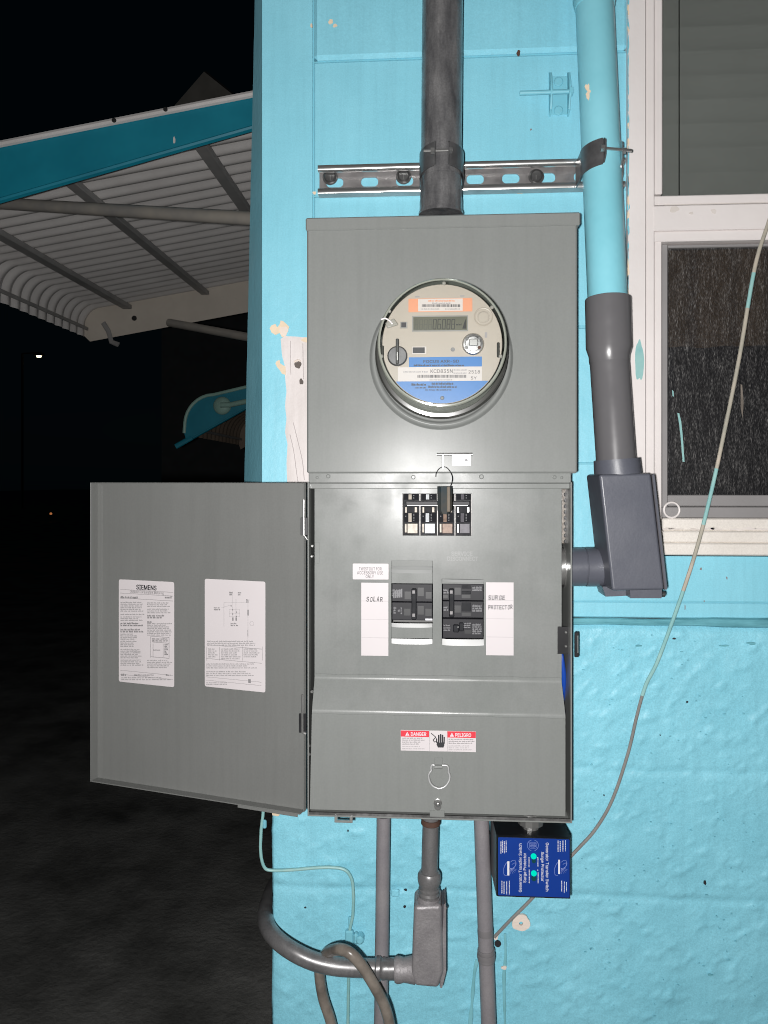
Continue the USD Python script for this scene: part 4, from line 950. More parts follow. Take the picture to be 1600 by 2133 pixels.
def two_pole(t, x0, y0, x1, y1, hx, recess, prints):
    ym = (y0 + y1) / 2
    part(t, "case", cat_([rectp(K, x0, y0, x1, ym - 0.6, -0.03, 0.03, 0.0008), rectp(K, x0, ym + 0.6, x1, y1, -0.03, 0.03, 0.0008)]), "breaker_charcoal")
    h = part(t, "toggle", rectp(K, hx - 5, y0 + 9, hx + 5.5, y1 - 3, 0.0005, 0.0075, 0.0012), "breaker_black")
    part(h, "toggle_face", cat_([rectp(K, hx - 3.5, y, hx + 2.5, y + 7, 0.0081, 0.0008, 0.0003) for y in (y0 + 12, y1 - 16)]), "ink_mid")
    for (a, b, c, d) in recess:
        part(t, "recess", rectp(K, a, b, c, d, 0.0001, 0.0005), "led_off" if False else "surge_black")
    for (a, b, c, d) in prints:
        part(t, "case_print", cat_([print_lines(K, a, b + 5 + 5 * i, c, 1, 5, 4.4, 0.0004, fill=1.3) for i in range(int((d - b) / 5))]), "breaker_print", smooth=False)
b1 = thing("circuit_breaker", "black two-pole breaker beside the paper strip reading SOLAR", "circuit breaker", at(858, 1292, YK))
two_pole(b1, 816.5, 1216, 901, 1292, 862.5, [(870.5, 1224, 883, 1241.5), (870.5, 1262, 883, 1280), (843, 1232, 856, 1248), (842, 1268, 855, 1282), (887, 1233, 899, 1247), (886, 1268, 899, 1283)], [(818, 1227, 837, 1246), (820, 1263, 826, 1279), (829, 1269, 832, 1276), (835, 1264, 837, 1279)])
part(b1, "warning_print", shape(K, upoly(K, [(817, 1240), (821, 1232), (838, 1226), (838, 1244), (820, 1246)]).difference(unary_union([urect(K, 818 + 4 * i, 1225, 819 + 4 * i, 1247) for i in range(5)])), 0.0003, 0.0002), "breaker_print", smooth=False)
b2 = thing("circuit_breaker", "black two-pole breaker beside the paper strip reading SURGE PROTECTOR", "circuit breaker", at(964, 1288, YK))
two_pole(b2, 922, 1216, 1007, 1287, 940.5, [(947, 1224, 960, 1239), (947, 1261, 960, 1276), (962, 1239, 980, 1246), (962, 1276, 981, 1283), (923, 1239, 933, 1246)], [(984, 1221, 1004, 1234), (984, 1259, 1004, 1276), (924, 1226, 934, 1236), (924, 1262, 934, 1275)])
part(b2, "case_panel", cat_([rectp(K, 962, 1231, 981, 1237, 0.0003, 0.0008, 0.0003), rectp(K, 962, 1255, 981, 1273, 0.0003, 0.0008, 0.0003), rectp(K, 962, 1219, 981, 1226, 0.0003, 0.0008, 0.0003)]), "breaker_black")
b3 = thing("circuit_breaker", "black single-pole breaker below the two-pole surge protector breaker", "circuit breaker", at(964, 1328, YK))
part(b3, "case", rectp(K, 922, 1289, 1007, 1330, -0.03, 0.0295, 0.0008), "breaker_charcoal")
part(b3, "toggle", cat_([rectp(K, 944, 1300, 956, 1316, 0.0, 0.006, 0.0012), rectp(K, 956.5, 1296, 966, 1314, 0.0, 0.004, 0.001)]), "breaker_black")
part(b3, "recess", cat_([rectp(K, 968, 1312, 982, 1320, 0.0, 0.0005)]), "surge_black")
part(b3, "case_print", cat_([print_lines(K, 984, 1303 + 4.5 * i, 1003, 1, 4, 4, 0.0002, fill=1.3) for i in range(5)] + [print_lines(K, 964, 1300 + 4 * i, 981, 1, 4, 3, 0.0002, fill=1.3) for i in range(3)] + [print_lines(K, 924, 1304 + 5 * i, 938, 1, 4, 3, 0.0002, fill=1.3) for i in range(3)]), "breaker_print", smooth=False)
part(b3, "indicator", disc(K, 954, 1304.5, 0.0008, 0.0062, 0.0006, 10), "zinc_bright")

# ------------------------------------------------------------------ barrel lock hanging on its wire loop
YLk = -0.146
LK = F(YLk)
pl = thing("padlock", "small dark metal lock hanging from the meter hasp on a thin wire loop", "padlock", at(927, 1015, YLk))
a0, a1, a2, a3 = LK.rect(911, 1013, 942, 1070)
hx = [(a0, a1 + 0.005), (a0 + 0.005, a1), (a2 - 0.006, a1 - 0.0006), (a2, a1 + 0.006), (a2, a3), (a0, a3)]
part(pl, "lock_body", LK.place(trimesh.convex.convex_hull(np.array([(u, v, w) for u, v in hx for w in (-0.006, 0.004)] + [(u * 0.5 + (a0 + a2) / 2 * 0.5, v, 0.008) for u, v in hx]))), "lock_brown", smooth=False)
part(pl, "lock_side", LK.place(cbox((a0 * 0.36 + a2 * 0.64, a1 + 0.003, 0.0072), (a2 - 0.003, a3 - 0.0005, 0.0088), 0.0006)), "lock_brass")
wpts = [(907.5, 993), (909, 985), (915, 976), (922.5, 972.5), (930, 974), (937, 981), (942, 992), (942, 1002), (938, 1014), (936, 1020)]
part(pl, "shackle_wire", tube(smooth_path([at(x, y, -0.138 - 0.006 * min(1, (y - 972) / 40)) for x, y in wpts], 50), 0.0006, 8), "black_steel")

# ------------------------------------------------------------------ surge protector
YS = -0.135
S = F(YS)
sp = thing("surge_protector", "black box with a blue printed front and two glowing green lights", "surge protector", at(1112, 1872, -0.09))
u0, v0, u1, v1 = S.rect(1034.5, 1743.5, 1189.5, 1871.5)
hullp = []
for (a, b, w, c) in ((u0, u1, 0.0, 0.003), (u0 - 0.0, u1, -0.004, 0.0), (u0 - 0.003, u1 - 0.004, -0.085, 0.0)):
    for (x, z) in ((a + c, v0 + c * 0.4), (b - c * 0.4, v0 + c * 0.4), (b - c * 0.4, v1 - c * 0.4), (a + c, v1 - c * 0.4)): hullp.append((x, z, w))
part(sp, "case", S.place(trimesh.convex.convex_hull(np.array(hullp))), "surge_black", smooth=False)
pf = part(sp, "front_label", shape(S, urect(S, 1037.5, 1746, 1186.5, 1867, 0.0015), 0.0002, 0.0003), "surge_blue")
for x, y in ((1111.5, 1783), (1112, 1818.5)):
    part(sp, "indicator_light", disc(S, x, y, 0.0041, 0.0006, 0.002, 24, 0.0008), "led_green")
part(sp, "indicator_base", cat_([disc(S, 1112, 1829, 0.0040, 0.0005, 0.001, 20), disc(S, 1112, 1793, 0.003, 0.0005, 0.001, 20)]), "led_off")
tw = 0.0006
def vt(s, x, y, h, length, up=True, bold=False):
    m = text(S, s, x, y, h, bold, tw, 0.0002, width_px=length, rot=90 if up else -90)
    return m
for a in (("Generator Transfer Switch", 1087, 1858, 6.3, 102), ("Surge Protector", 1096, 1838, 6.3, 62), ("Generator Transfer Switch", 1137, 1755, 6.3, 102, False), ("Surge Protector", 1127, 1774, 6.3, 62, False)):
    part(pf, "title_lettering", vt(*a), "ink_white", smooth=False)
def vline(x, y0, y1):
    o, y = [], y0
    while y < y1:
        l = random.uniform(1.0, 3.4); o.append(rectp(S, x - 0.8, y, x + 0.8, min(y + l, y1), tw, 0.0002)); y += l + random.uniform(0.5, 1.2)
    return o
for xs, y0, y1 in (((1043.5, 1047, 1050.5, 1054.5), 1750, 1778), ((1045.5, 1050, 1055.5, 1061), 1834, 1863), ((1162.5, 1167, 1172.5, 1178), 1749, 1776), ((1170, 1175.5, 1180), 1834, 1860)):
    sl = []
    for x in xs: sl += vline(x, y0 + random.uniform(0, 3), y1 - random.uniform(0, 4))
    part(pf, "small_print", cat_(sl), "ink_white", smooth=False)
for a in ((1102, 1785, 1806), (1120.5, 1787, 1805), (1121, 1817, 1840), (1102.5, 1814, 1838)):
    part(pf, "small_print", cat_(vline(*a)), "ink_white", smooth=False)
dots = [disc(S, x, y, 0.0008, tw, 0.0002, 10) for x, y in ((1120, 1786), (1120, 1812), (1102.5, 1812), (1102.5, 1838))]
part(pf, "bullet", cat_(dots), "ink_white")
from shapely.geometry import LineString
def arc(cx, cy, rx, ry, a0, a1, th, tilt=0, r=0.00022):
    pts = []
    for a in np.linspace(a0, a1, 24):
        x, y = rx * math.cos(a), ry * math.sin(a)
        pts.append(S.uv(cx + x * math.cos(tilt) - y * math.sin(tilt), cy + x * math.sin(tilt) + y * math.cos(tilt)))
    return LineString(pts).buffer(r)
lg = []
for cx, sgn in ((1060, 1), (1166, 1)):
    lg += [arc(cx - 2, 1808, 8, 16, 1.2, 4.0, 0, 0.35), arc(cx + 8, 1800, 6, 9, 3.4, 7.2, 0, 0.5), arc(cx + 6, 1806, 4, 12, 3.5, 6.9, 0, 0.8, 0.00015)]
    for k in range(5):
        a = 0.2 + 0.32 * k
        lg.append(LineString([S.uv(cx + 3, 1808), S.uv(cx + 3 + 13 * math.cos(a), 1808 + 12 * math.sin(a))]).buffer(0.00014))
part(pf, "logo", shape(S, unary_union(lg), tw, 0.0002), "ink_pale", smooth=False)
part(pf, "logo_bar", cat_([rectp(S, 1056.5, 1793.5, 1061, 1823, tw + 0.0002, 0.0002), rectp(S, 1162.5, 1790.5, 1166.5, 1820, tw + 0.0002, 0.0002)]), "ink_white")
part(pf, "seal", shape(S, unary_union([arc(1110, 1760.5, 11.5, 11.5, 1.9, 4.4, 0), arc(1110, 1760.5, 11.5, 11.5, -1.25, 1.25, 0)] + [arc(1110, 1756 + 3 * i, 7.5, 2.2, 0, 2 * math.pi, 0, 0, 0.00013) for i in range(4)]), tw, 0.0002), "ink_pale", smooth=False)
nx = at(1106, 1725, -0.108)
part(sp, "nipple", lathe((nx[0], -0.105, Z0 - 0.03), (nx[0], -0.105, Z0 + 0.004), [(0, 0), (0, 0.0155), (0.010, 0.0155), (0.010, 0.012), (0.018, 0.012), (0.018, 0.019), (0.029, 0.019), (0.029, 0.012), (0.034, 0.012), (0.034, 0)], 12), "zinc_bright", smooth=20)

# ------------------------------------------------------------------ strut channel, service conduit and straps
YT = -0.022
ST = F(YT)
st = thing("strut_channel", "slotted steel strut channel bolted across the wall above the cabinet", "strut channel", at(980, 397, 0))
sx0, sx1 = ST.uv(662, 366)[0], ST.uv(1303, 366)[0]
sz0, sz1 = ST.uv(980, 396)[1], ST.uv(980, 335.5)[1]
BK = F(-0.0035)
slots = []
pitch_ = BK.uv(770, 369)[0] - BK.uv(697.5, 369)[0]
sc = (sz0 + sz1) / 2 + 0.001
u = BK.uv(697.5, 369)[0]
while u < sx1 - 0.01:
    slots.append(sbox(u - 0.0075, sc - 0.001, u + 0.0075, sc + 0.001).buffer(0.0066)); u += pitch_
part(st, "channel_back", shape(BK, sbox(sx0, sz0 + 0.0005, sx1, sz1 - 0.0005).difference(unary_union(slots)), -0.0025, 0.0025), "strut_steel")
for za, zb, s in ((sz1 - 0.0025, sz1, -1), (sz0, sz0 + 0.0025, 1)):
    part(st, "channel_side", cbox((sx0, YT, za), (sx1, -0.0036, zb), 0.0006), "strut_steel")
    z = zb if s < 0 else za
    prof = [(YT, z + s * 0.0003), (YT - 0.0012, z + s * 0.0032), (YT - 0.0006, z + s * 0.0075), (YT + 0.002, z + s * 0.0098), (YT + 0.007, z + s * 0.0102), (YT + 0.007, z + s * 0.0088), (YT + 0.0028, z + s * 0.0085), (YT + 0.0009, z + s * 0.0068)]
    ex = trimesh.creation.extrude_polygon(Polygon(prof).buffer(0), sx1 - sx0, engine="earcut")
    ex.apply_transform(np.array([[0, 0, 1, sx0], [1, 0, 0, 0], [0, 1, 0, 0], [0, 0, 0, 1.0]])); ex.fix_normals()
    part(st, "channel_lip", ex, "zinc_bright", smooth=60)
for (x, y) in ((688, 369.5), (841, 368), (1117, 368.5)):
    part(st, "bolt", revolve(BK, BK.uv(x, y), [(0, 0), (0.0128, 0), (0.0128, 0.0012), (0.0098, 0.0014), (0.0098, 0.0048), (0.0078, 0.0066), (0, 0.0070)], 20), "bolt_head")
    part(st, "bolt_slot", rectp(F(-0.0106), x - 0.8, y - 4, x + 0.8, y + 5, 0, 0.0003), "zinc_bright")

YC = -0.072
sc_ = thing("service_conduit", "thick dark galvanised pipe rising from the top of the meter cabinet", "conduit", at(918, 447, YC))
Rc = at(963, 200, YC)[0] - at(920.5, 200, YC)[0]
ptop, pbot = at(922, 0, YC), at(918.5, 446, YC)
ptop = pbot + (ptop - pbot) * 2.2; 
part(sc_, "pipe", tube(np.linspace(ptop, pbot, 24), Rc, 40), "galvanised_dark")
d_ = (ptop - pbot) / np.linalg.norm(ptop - pbot)
part(sc_, "hub", lathe(pbot - d_ * 0.002, pbot + d_ * 0.06, [(0, 0), (0, Rc * 1.10), (0.004, Rc * 1.10), (0.007, Rc * 1.05), (0.022, Rc * 1.045), (0.024, Rc * 1.03), (0.055, Rc * 1.025), (0.058, Rc * 1.0), (0.058, 0)], 44), "galvanised_dark")
def strap(name, lab, cx, py, Yc, R, w_h, gaps, side=0.0, halves=("black_steel", "black_steel")):
    t = thing(name, lab, "pipe strap", at(cx, py, -0.03))
    c = at(cx, py + 22, Yc)
    n = 18
    ears = []
    for k, sg in enumerate((-1, 1)):
        gap = gaps[k]
        # each half runs from the channel round the pipe to an ear beside the bolt
        v, f = [], []
        ang = np.linspace(math.radians(80), math.radians(-90 + gap), n)
        path = [(sg * (R + 0.0012), -0.030)] + [(sg * (R + 0.0012) * math.cos(a), c[1] + (R + 0.0012) * math.sin(a)) for a in np.linspace(0.15, -math.pi / 2 + math.radians(gap), n)]
        xe, ye = path[-1]
        path += [(xe * 0.98, ye - 0.004), (xe * 0.98, ye - 0.014)]
        path = np.array(path)
        hw = np.full(len(path), w_h); hw[-1] = w_h * 0.55; hw[-3:-1] = w_h * 0.9
        up = np.linspace(0, 0.010, len(path))
        outer = path + 0.0
        tck = 0.0018
        dirn = np.gradient(path, axis=0); dirn /= np.linalg.norm(dirn, axis=1, keepdims=True)
        nrm = np.stack([dirn[:, 1], -dirn[:, 0]], 1) * (1 if sg < 0 else -1)
        V, Fc = [], []
        for i in range(len(path)):
            for off in (0, tck):
                q = path[i] + nrm[i] * off
                for zz in (-hw[i] + up[i], hw[i] + up[i]): V.append((c[0] + q[0], q[1], c[2] + zz))
        for i in range(len(path) - 1):
            a, b = 4 * i, 4 * i + 4
            for q in ((a, a + 1, b + 1, b), (a + 2, b + 2, b + 3, a + 3), (a, b, b + 2, a + 2), (a + 1, a + 3, b + 3, b + 1)): Fc += [[q[0], q[1], q[2]], [q[0], q[2], q[3]]]
        e_ = 4 * (len(path) - 1)
        Fc += [[0, 2, 3], [0, 3, 1], [e_, e_ + 1, e_ + 3], [e_, e_ + 3, e_ + 2]]
        ears.append((c[0] + path[-1][0], path[-1][1] + 0.006))
        m = trimesh.Trimesh(V, Fc, process=False); m.fix_normals()
        part(t, "strap_half", m, halves[k])
    zb = c[2] + 0.010
    (xl, yl), (xr, yr) = ears
    part(t, "bolt", tube([(xl - 0.018 * (1 - side), yl, zb), (xr + 0.007 + 0.012 * side, yr, zb)], 0.0023, 10), "zinc_bright")
    part(t, "nut", lathe((xl - 0.0075, yl, zb), (xl - 0.0015, yl, zb), [(0, 0), (0, 0.0052), (0.006, 0.0052), (0.006, 0)], 6), "zinc_bright", smooth=False)
    part(t, "nut", lathe((xr + 0.0015, yr, zb), (xr + 0.0065, yr, zb), [(0, 0), (0, 0.005), (0.005, 0.005), (0.005, 0)], 6), "zinc", smooth=False)
strap("pipe_strap", "dark steel strap bolted round the thick galvanised pipe on the strut channel", 920, 327, YC, Rc, 0.018, (17, 17), halves=("strap_steel", "strap_steel"))

# ------------------------------------------------------------------ painted riser conduit and its grey access fitting
rc = thing("riser_conduit", "plastic conduit painted turquoise above with a grey coupling and pipe below", "conduit", at(1275, 960, -0.1))
pts = [at(1234.5, -160, -0.045), at(1238.5, 0, -0.05), at(1253, 340, -0.062), at(1266, 630, -0.085), at(1268, 680, -0.088)]
Rp = 0.0295
a_, b_ = np.array(pts[1]), np.array(pts[3])
dv = (b_ - a_) / np.linalg.norm(b_ - a_)
part(rc, "painted_pipe", tube(np.linspace(a_ - dv * 0.5, b_ + dv * 0.01, 30), Rp, 36), "turquoise_pipe")
part(rc, "painted_bell", lathe(a_ - dv * 0.5, a_ + dv * 0.012, [(0, 0), (0, Rp * 1.12), (0.5, Rp * 1.12), (0.512, Rp * 1.04), (0.512, 0)], 36), "turquoise_pipe")
c0, c1, c2 = at(1266.5, 622, -0.086), at(1269, 742, -0.090), at(1283.5, 962, -0.104)
dc = np.linalg.norm(c1 - c0)
part(rc, "coupling", lathe(c0, c1, [(0, Rp * 0.99), (0, Rp * 1.13), (0.0012, Rp * 1.15), (dc * 0.86, Rp * 1.15), (dc * 1.0, Rp * 1.02), (dc * 1.12, Rp * 1.0), (dc * 1.12, 0)], 40), "pvc_conduit")
part(rc, "grey_pipe", tube(np.linspace(c1 - (c2 - c1) * 0.02, c2 + (c2 - c1) * 0.05, 12), Rp * 0.985, 40), "pvc_conduit")
part(rc, "paint_scuff", cat_([]) if False else shape(F(-0.0865), blob(F(-0.0865), 1225, 190, 6, 12, 77, rough=0.8), 0, 0.0006), "cream_primer")
lbx = thing("conduit_body", "large grey plastic conduit access fitting beside the cabinet below the painted pipe", "conduit fitting", at(1320, 1245, -0.1))
YF = -0.140
f4 = [at(1249, 988, YF), at(1357, 986, YF), at(1384, 1229, YF), at(1275, 1231, YF)]
bk = [p + np.array([-0.004, 0.075, 0.0]) for p in f4]
hull_pts = []
cen = np.mean(f4, axis=0)
for p in f4: hull_pts += [cen + (p - cen) * 0.985, p + (0, 0.003, 0)]
hull_pts += bk
part(lbx, "body", rhull(f4 + bk, 0.004, 2), "pvc_grey", smooth=40)
e1, e2 = f4[1], f4[2]
ax = (e1 - e2) / np.linalg.norm(e1 - e2)
sd = np.array([ax[2], 0, -ax[0]])
def lidbox(t0, t1, w0, w1, y0, y1, c=0.001):
    o = e2; ln = np.linalg.norm(e1 - e2)
    P = []
    for s in (t0 * ln, t1 * ln):
        for wv in (w0, w1):
            for yy in (y0, y1): P.append(o + ax * s + sd * wv + np.array([0, yy, 0]))
    return trimesh.convex.convex_hull(np.array(P))
part(lbx, "gasket", lidbox(0.0, 0.985, 0.0004, 0.0016, 0.001, 0.073), "pvc_gasket", smooth=False)
part(lbx, "cover", trimesh.convex.convex_hull(np.vstack([lidbox(0.0, 0.99, 0.0018, 0.0045, 0.0015, 0.072).vertices, lidbox(0.012, 0.97, 0.0018, 0.006, 0.004, 0.07).vertices])), "pvc_grey", smooth=False)
h0 = at(1285, 957, -0.104); h1 = at(1288, 992, -0.104)
part(lbx, "hub", lathe(h0, h1 - (0, 0, 0.004), [(0, 0), (0, Rp * 1.14), (0.02, Rp * 1.17), (0.0275, Rp * 1.17), (0.0275, 0)], 40), "pvc_grey")
q0, q1 = at(1190, 1181, -0.078), at(1272, 1181, -0.078)
Rh = at(1230, 1141, -0.078)[2] - at(1230, 1181.5, -0.078)[2]
Lh = np.linalg.norm(q1 - q0)
part(lbx, "nipple", lathe(q0 - (0.004, 0, 0), q1 + (0.01, 0, 0), [(0, 0), (0, Rh * 0.985), (Lh * 0.40, Rh * 0.985), (Lh * 0.41, Rh * 0.955), (Lh * 0.425, Rh * 0.955), (Lh * 0.43, Rh * 1.0), (Lh + 0.012, Rh * 1.0), (Lh + 0.012, 0)], 40), "pvc_grey")
part(lbx, "end_boss", trimesh.convex.convex_hull(np.array([p + np.array([0, dy, 0]) for p in (at(1314, 1228, YF), at(1381, 1228, YF), at(1380, 1247, YF), at(1315, 1247, YF)) for dy in (0.004, 0.05)])).apply_transform(np.eye(4)), "pvc_grey", smooth=False)
part(lbx, "lower_back", trimesh.convex.convex_hull(np.array([p + np.array([0, dy, 0]) for p in (at(1255, 1222, -0.11), at(1330, 1222, -0.11), at(1330, 1240, -0.11), at(1262, 1243, -0.11)) for dy in (0.0, 0.05)])), "pvc_grey", smooth=False)
part(lbx, "cover_screw", lathe(at(1379, 1238, YF + 0.01), at(1386, 1238, YF + 0.01), [(0, 0), (0, 0.004), (0.004, 0.004), (0.005, 0.002), (0.005, 0)], 14), "bolt_head")
# strap on the painted conduit: it stands off on its left with the bolt passing right of it
strap("pipe_strap", "black steel strap bolted round the turquoise painted conduit on the strut channel", 1253, 322, -0.068, Rp, 0.020, (4, 52), side=0.7, halves=("strap_steel", "zinc"))

# ------------------------------------------------------------------ old painted bracket on the boards
bk_ = thing("wall_bracket", "empty pipe bracket painted turquoise on the boards left of the painted conduit", "bracket", at(1165, 200, 0))
part(bk_, "bracket_plate", rectp(W, 1143, 160, 1186, 240, 0, 0.002, 0.0008), "turquoise_rail")
for x in (1145, 1183):
    a = at(x, 200, 0)
    prof = [(-0.0365, 0), (-0.030, 0.014), (-0.008, 0.022), (0.010, 0.022), (0.030, 0.013), (0.0365, 0)]
    fin = trimesh.creation.extrude_polygon(Polygon([(z, y) for z, y in prof]), 0.0028, engine="earcut")
    fin.apply_transform(np.array([[0, 0, 1, a[0] - 0.0014], [0, -1, 0, 0], [1, 0, 0, a[2] + 0.002], [0, 0, 0, 1.0]])); fin.fix_normals()
    part(bk_, "bracket_ear", fin, "turquoise_rail")
part(bk_, "bolt", tube([at(1083, 194, -0.017), at(1191, 190, -0.017)], 0.0036, 12), "turquoise_rail")
part(bk_, "nut", lathe(at(1186, 190.3, -0.017), at(1192.5, 190, -0.017), [(0, 0), (0, 0.0075), (0.005, 0.0075), (0.005, 0)], 6), "turquoise_rail", smooth=False)
for y in (172, 232): part(bk_, "rivet", disc(W, 1163, y, 0.0075, 0.002, 0.003, 20, 0.0014), "turquoise_rail")

# ------------------------------------------------------------------ cables
hc = thing("hanging_cable", "thin cable hanging from the upper right across the window, painted in turquoise stretches", "cable", at(1030, 1950, -0.02))
cpts = [(1690, 240, -0.03), (1640, 350, -0.035), (1600, 466, -0.04), (1572, 560, -0.045), (1541, 740, -0.05), (1513, 880, -0.05), (1484, 1015, -0.05), (1455, 1130, -0.05), (1420, 1240, -0.045), (1372, 1372, -0.04), (1345, 1428, -0.036), (1327, 1490, -0.034), (1308, 1570, -0.032), (1276, 1665, -0.03), (1240, 1728, -0.028), (1193, 1780, -0.026), (1107, 1873, -0.022), (1062, 1918, -0.018), (1030, 1952, -0.012)]
path = smooth_path([at(*p) for p in cpts], 260)
pys = np.interp(np.arange(260), np.linspace(0, 259, len(cpts)), [p[1] for p in cpts])
stops = [(-1e9, 560, "wire_beige"), (560, 640, "turquoise_wire"), (640, 965, "wire_beige"), (965, 1085, "turquoise_wire"), (1085, 1225, "wire_beige"), (1225, 1330, "turquoise_wire"), (1330, 1450, "turquoise_wire"), (1450, 1e9, "wire_grey")]
for a, b, m in stops:
    i = np.nonzero((pys >= a) & (pys <= b))[0]
    if len(i) > 1:
        seg = path[i[0]: min(i[-1] + 2, 260)]
        part(hc, "cable_section", tube(seg, 0.0030 if pys[i[0]] < 1400 else 0.0026, 10), m)
tw_ = thing("telephone_wire", "thin wire painted turquoise looping round the plaster corner and down the wall", "wire", at(725, 2100, -0.01))
wp1 = [(549, 1600, -0.01), (549, 1680, -0.012), (544, 1730, -0.016), (543, 1775, -0.018), (550, 1805, -0.016), (565, 1813, -0.014), (610, 1812, -0.0135), (655, 1808, -0.0135), (690, 1807, -0.0135), (718, 1812, -0.0135), (732, 1830, -0.0135), (736, 1860, -0.0135), (735, 1905, -0.0135), (729, 1935, -0.0135), (727, 1962, -0.0135), (726, 2040, -0.0135), (724, 2200, -0.0135)]
part(tw_, "wire", tube(smooth_path([at(*p) for p in wp1], 120), 0.0026, 10), "turquoise_wire")
part(tw_, "cable_clip", cat_([rectp(PL, 720, 1934, 737, 1962, 0, 0.009, 0.002), rectp(PL, 737, 1938, 748, 1960, 0, 0.012, 0.003), disc(PL, 751, 1949, 0.0068, 0, 0.016, 10, 0.003)]), "turquoise_rail")
part(tw_, "cable_clip", cat_([rectp(PL, 726, 1908, 735, 1928, 0, 0.005, 0.001)]), "turquoise_rail")
part(tw_, "cable_clip", rectp(F(-0.012), 548, 1706, 556, 1724, 0, 0.006, 0.002), "turquoise_rail")
part(tw_, "cable_clip", rectp(PL, 815, 1851, 832, 1866, 0, 0.004, 0.002), "turquoise_plaster")

# ------------------------------------------------------------------ conduits below the cabinet
def pipe_thing(name, lab, x0, y0, x1, y1, Y0, Y1, rpx, m, ext=1.9, n=22):
    a, b = at(x0, y0, Y0), at(x1, y1, Y1)
    r = at(x1 + rpx, y1, Y1)[0] - b[0]
    d = (b - a)
    t = thing(name, lab, "conduit", b)
    part(t, "pipe", tube(np.linspace(a, a + d * ext, n), r, n), m)
    return t, a, d / np.linalg.norm(d), r
tA, aA, dA, rA = pipe_thing("ground_conduit", "slim grey conduit running down the wall behind the curved metal conduit", 799, 1700, 793.5, 2133, -0.05, -0.05, 14.5, "pvc_old")
tC, aC, dC, rC = pipe_thing("ground_conduit", "slim grey plastic conduit with a sleeve joint running down left of the blue box", 1002.5, 1700, 1018, 2133, -0.05, -0.058, 16, "pvc_old")
for y0, y1, k, m in ((1934, 1948, 1.04, "pvc_ring"), (1977, 1985, 1.14, "pvc_ring"), (1985, 1996, 1.2, "pvc_ring"), (1997, 2002, 1.1, "pvc_ring")):
    p0, p1 = aC + dC * ((y0 - 1700) / 433 * 0.0 + np.linalg.norm(at(1012, y0, -0.055) - at(1002.5, 1700, -0.05))), aC + dC * np.linalg.norm(at(1012, y1, -0.055) - at(1002.5, 1700, -0.05))
    ln = np.linalg.norm(p1 - p0)
    part(tC, "joint_ring", lathe(p0, p1, [(0, 0), (0, rC * k * 0.98), (ln * 0.2, rC * k), (ln * 0.8, rC * k), (ln, rC * k * 0.98), (ln, 0)], 28), m)

YM = -0.085
tB = thing("feeder_conduit", "short metal conduit with a bulged connector under the middle of the cabinet", "conduit", at(896, 1880, YM))
k0 = 1.0 * (at(901, 1800, YM)[0] - at(900, 1800, YM)[0])
axB0, axB1 = at(897.5, 1700, YM), at(893, 1880, YM)
LB = np.linalg.norm(axB1 - axB0)
def sB(y): return (y - 1700) / 180 * LB
part(tB, "pipe", lathe(axB0, axB1, [(0, 0), (0, 17 * k0), (sB(1826), 17.3 * k0), (sB(1826), 0)], 30), "galvanised")
part(tB, "bushing", lathe(axB0, axB1, [(sB(1706), 0), (sB(1706), 20 * k0), (sB(1716), 20 * k0), (sB(1718), 17.5 * k0), (sB(1718), 0)], 24), "rust")
part(tB, "connector", lathe(axB0, axB1, [(sB(1815), 16 * k0), (sB(1816), 21 * k0), (sB(1821), 24 * k0), (sB(1831), 24.5 * k0), (sB(1839), 23 * k0), (sB(1845), 20.5 * k0), (sB(1849), 20.5 * k0), (sB(1850), 22 * k0), (sB(1853), 22 * k0), (sB(1856), 21 * k0), (sB(1861), 22.5 * k0), (sB(1864), 21.5 * k0), (sB(1872), 22 * k0), (sB(1872), 0)], 32), "galvanised")
YO = -0.106
fb = thing("metal_conduit_body", "weathered cast metal conduit elbow fitting with a cover on its right side", "conduit fitting", at(892, 2060, -0.08))
fpts = [(862, 1888), (921, 1886), (924, 2035), (916, 2060), (862, 2056), (857, 2040)]
F5 = F(YO)
rim_ = [F5.uv(*p) for p in fpts]
cu = np.mean(rim_, axis=0)
hp = [(cu[0] + (u - cu[0]) * 0.9, cu[1] + (v - cu[1]) * 0.965, 0.0) for u, v in rim_] + [(u, v, -0.005) for u, v in rim_] + [(u, v, -0.052) for u, v in rim_]
part(fb, "body", F5.place(rhull([(u, v, w) for u, v in rim_ for w in (0.0, -0.052)], 0.0065, 2)), "cast_metal", smooth=50)
part(fb, "cover", F5.place(trimesh.convex.convex_hull(np.array([(F5.uv(x, y)[0], F5.uv(x, y)[1], w) for x, y in ((924.8, 1890), (929, 1884), (929.5, 1900), (929.5, 2030), (921, 2064), (917, 2063), (924.8, 2035)) for w in (-0.006, -0.048)]))).apply_transform(np.eye(4)), "cast_metal", smooth=40)
part(fb, "gasket", F5.place(trimesh.convex.convex_hull(np.array([(F5.uv(x, y)[0], F5.uv(x, y)[1], w) for x, y in ((921, 1889), (925.2, 1889), (925.2, 2035), (918.5, 2062), (916, 2061)) for w in (-0.0075, -0.047)]))), "pvc_gasket", smooth=False)
part(fb, "cover_screw", lathe(at(927, 1891, YO + 0.02), at(932, 1891, YO + 0.02), [(0, 0), (0, 0.003), (0.003, 0.003), (0.004, 0.001), (0.004, 0)], 12), "bolt_head")
n0, n1 = at(893.5, 1866, YM), at(891.5, 1900, YM)
part(fb, "neck", lathe(n0, n1, [(0, 0), (0, 23.5 * k0), (0.004, 24.5 * k0), (0.027, 25.5 * k0), (0.027, 0)], 30), "cast_metal")
hA, hB_ = at(822, 2020, YM), at(864, 2020, YM)
lh = np.linalg.norm(hB_ - hA)
